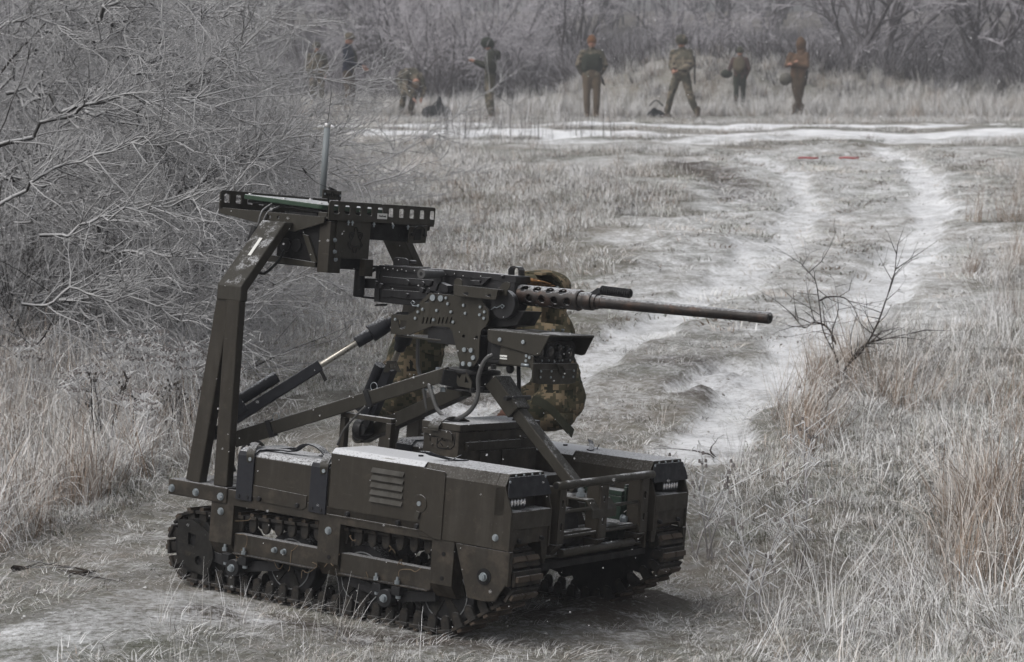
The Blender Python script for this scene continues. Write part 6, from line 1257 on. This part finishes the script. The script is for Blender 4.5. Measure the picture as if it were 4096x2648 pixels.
scatter('track_side_weeds', [tuft('track_side_weeds', 'g_grey', 9, .9, .25, .12, .3, .014, 290, 4), tuft('track_side_weeds', 'g_dark', 6, .8, .25, .15, .3, .012, 291, 4)], P3, a, b_, c_, 'thin upright weeds in front of the snowy track', 'weeds')
P3, a, b_, c_ = field(500, 5.6, 7.6, [(380, 1380), (560, 1400), (1000, 1480), (1200, 1600), (300, 1700)], None, 2, 2, 1, sc=(.3, .7))
scatter('fore_twigs', [tuft('fore_twigs', 'g_frost', 7, .3, .08, .3, .5, .003, 295, 5), tuft('fore_twigs', 'g_grey', 6, .25, .08, .4, .4, .003, 296, 5)], P3, a, b_, c_, 'thin frosted stems in front of the robot track', 'weeds')
cl_v = np.array([(0, 0, 1), (.89, 0, .45), (.28, .85, .45), (-.72, .53, .45), (-.72, -.53, .45), (.28, -.85, .45), (.72, .53, -.45), (-.28, .85, -.45), (-.89, 0, -.45), (-.28, -.85, -.45), (.72, -.53, -.45), (0, 0, -1)])
cl_f = np.array([(0, 1, 2), (0, 2, 3), (0, 3, 4), (0, 4, 5), (0, 5, 1), (1, 6, 2), (2, 7, 3), (3, 8, 4), (4, 9, 5), (5, 10, 1), (6, 7, 2), (7, 8, 3), (8, 9, 4), (9, 10, 5), (10, 6, 1), (6, 11, 7), (7, 11, 8), (8, 11, 9), (9, 11, 10), (10, 11, 6)])
M['clod'] = plant_mat('frosty_clods', (0.13, 0.11, 0.09), (0.55, 0.55, 0.55), .35)
clods = []
for i in range(4):
    me = arr_mesh('clod', cl_v * np.random.default_rng(i).uniform(.6, 1.25, (12, 1)) * np.array([[.03, .024, .014]]), cl_f, dict(fr=np.full(12, .15 + .1 * i)), 3); me.materials.append(M['clod']); clods.append(me)
P3, a, b_, c_ = field(9000, 13, 37, None, lambda x, y: ~bare(x, y), .62, 9, .8, veh=False, sc=(.9, 1.9), tilt=.1)
scatter('track_stubble', [tuft('track_stubble', mt, 26, .07, .16, 1.35, .3, .005, 350 + i, 3, flat=True) for i, mt in enumerate(('g_frost', 'g_green', 'g_tan', 'g_frost'))], P3, a, b_, c_, 'flattened frosted stubble between the wheel ruts', 'stubble')
P3, a, b_, c_ = field(9000, 5.6, 36, None, lambda x, y: (~bare(x, y)), 9, 9, .8, veh=False, sc=(.1, .42), tilt=.4)
scatter('clods', clods, P3, a, b_ * G.uniform(.5, 1.3, len(b_)), c_, 'frozen clods and crumbs of earth on the track', 'clods')
# ================================================================ FALLING SNOW AND MIST
rn = np.random.default_rng(4); b_ = MB(); n = 2600
ico = [(0, 0, 1), (.89, 0, .45), (.28, .85, .45), (-.72, .53, .45), (-.72, -.53, .45), (.28, -.85, .45), (.72, .53, -.45), (-.28, .85, -.45), (-.89, 0, -.45), (-.28, -.85, -.45), (.72, -.53, -.45), (0, 0, -1)]
icf = [(0, 1, 2), (0, 2, 3), (0, 3, 4), (0, 4, 5), (0, 5, 1), (1, 6, 2), (2, 7, 3), (3, 8, 4), (4, 9, 5), (5, 10, 1), (6, 7, 2), (7, 8, 3), (8, 9, 4), (9, 10, 5), (10, 6, 1), (6, 11, 7), (7, 11, 8), (8, 11, 9), (9, 11, 10), (10, 11, 6)]
ys = rn.uniform(3.2, 22, n) ** 1.0; xs = rn.uniform(-1, 1, n) * (ys * .27 + .3); ys[:450] = rn.uniform(4.2, 7.2, 450); xs = rn.uniform(-1, 1, n) * (ys * .27 + .3); zs = hz(xs, ys) + rn.random(n) * (1.9 + ys * .06); rr = rn.uniform(.0009, .0017, n) * (1 + (ys - 7).clip(0) * .05)
Vs = np.array(ico)[None] * rr[:, None, None] + np.stack([xs, ys, zs], 1)[:, None]; Fs = np.array(icf)[None] + (np.arange(n) * 12)[:, None, None]
me = arr_mesh('falling_snow', Vs.reshape(-1, 3), Fs.reshape(-1, 3), None, 3); msn, _, bs = new_mat('snowflake'); bs.inputs['Base Color'].default_value = (.85, .86, .88, 1); bs.inputs['Roughness'].default_value = .8; me.materials.append(msn)
o = bpy.data.objects.new('falling_snow', me); COL.objects.link(o); tag(o, 'fine snowflakes drifting through the air', 'snow', kind='stuff')
hzm = bpy.data.materials.new('mist'); hzm.use_nodes = True; t = hzm.node_tree; t.nodes.clear(); pv = t.nodes.new('ShaderNodeVolumePrincipled'); ou = t.nodes.new('ShaderNodeOutputMaterial')
pv.inputs['Color'].default_value = (.78, .79, .83, 1); pv.inputs['Density'].default_value = .0034; pv.inputs['Anisotropy'].default_value = .1; t.links.new(pv.outputs[0], ou.inputs['Volume'])
o = MB().box(-150, 150, -28, 175, -2.5, 24).build('haze', hzm, k=1); tag(o, 'thin grey winter mist filling the clearing', 'mist', kind='stuff')
print('shrub tris', [[len(q.polygons) * 2 for q in s] for s in (shA, shB, shC, bgA, bgB, bgC, bgD)])
print('SCENE BUILT', len(bpy.data.objects), 'H', H, 'tris', sum(len(m_.loops) - 2 * len(m_.polygons) for m_ in bpy.data.meshes) // 1)
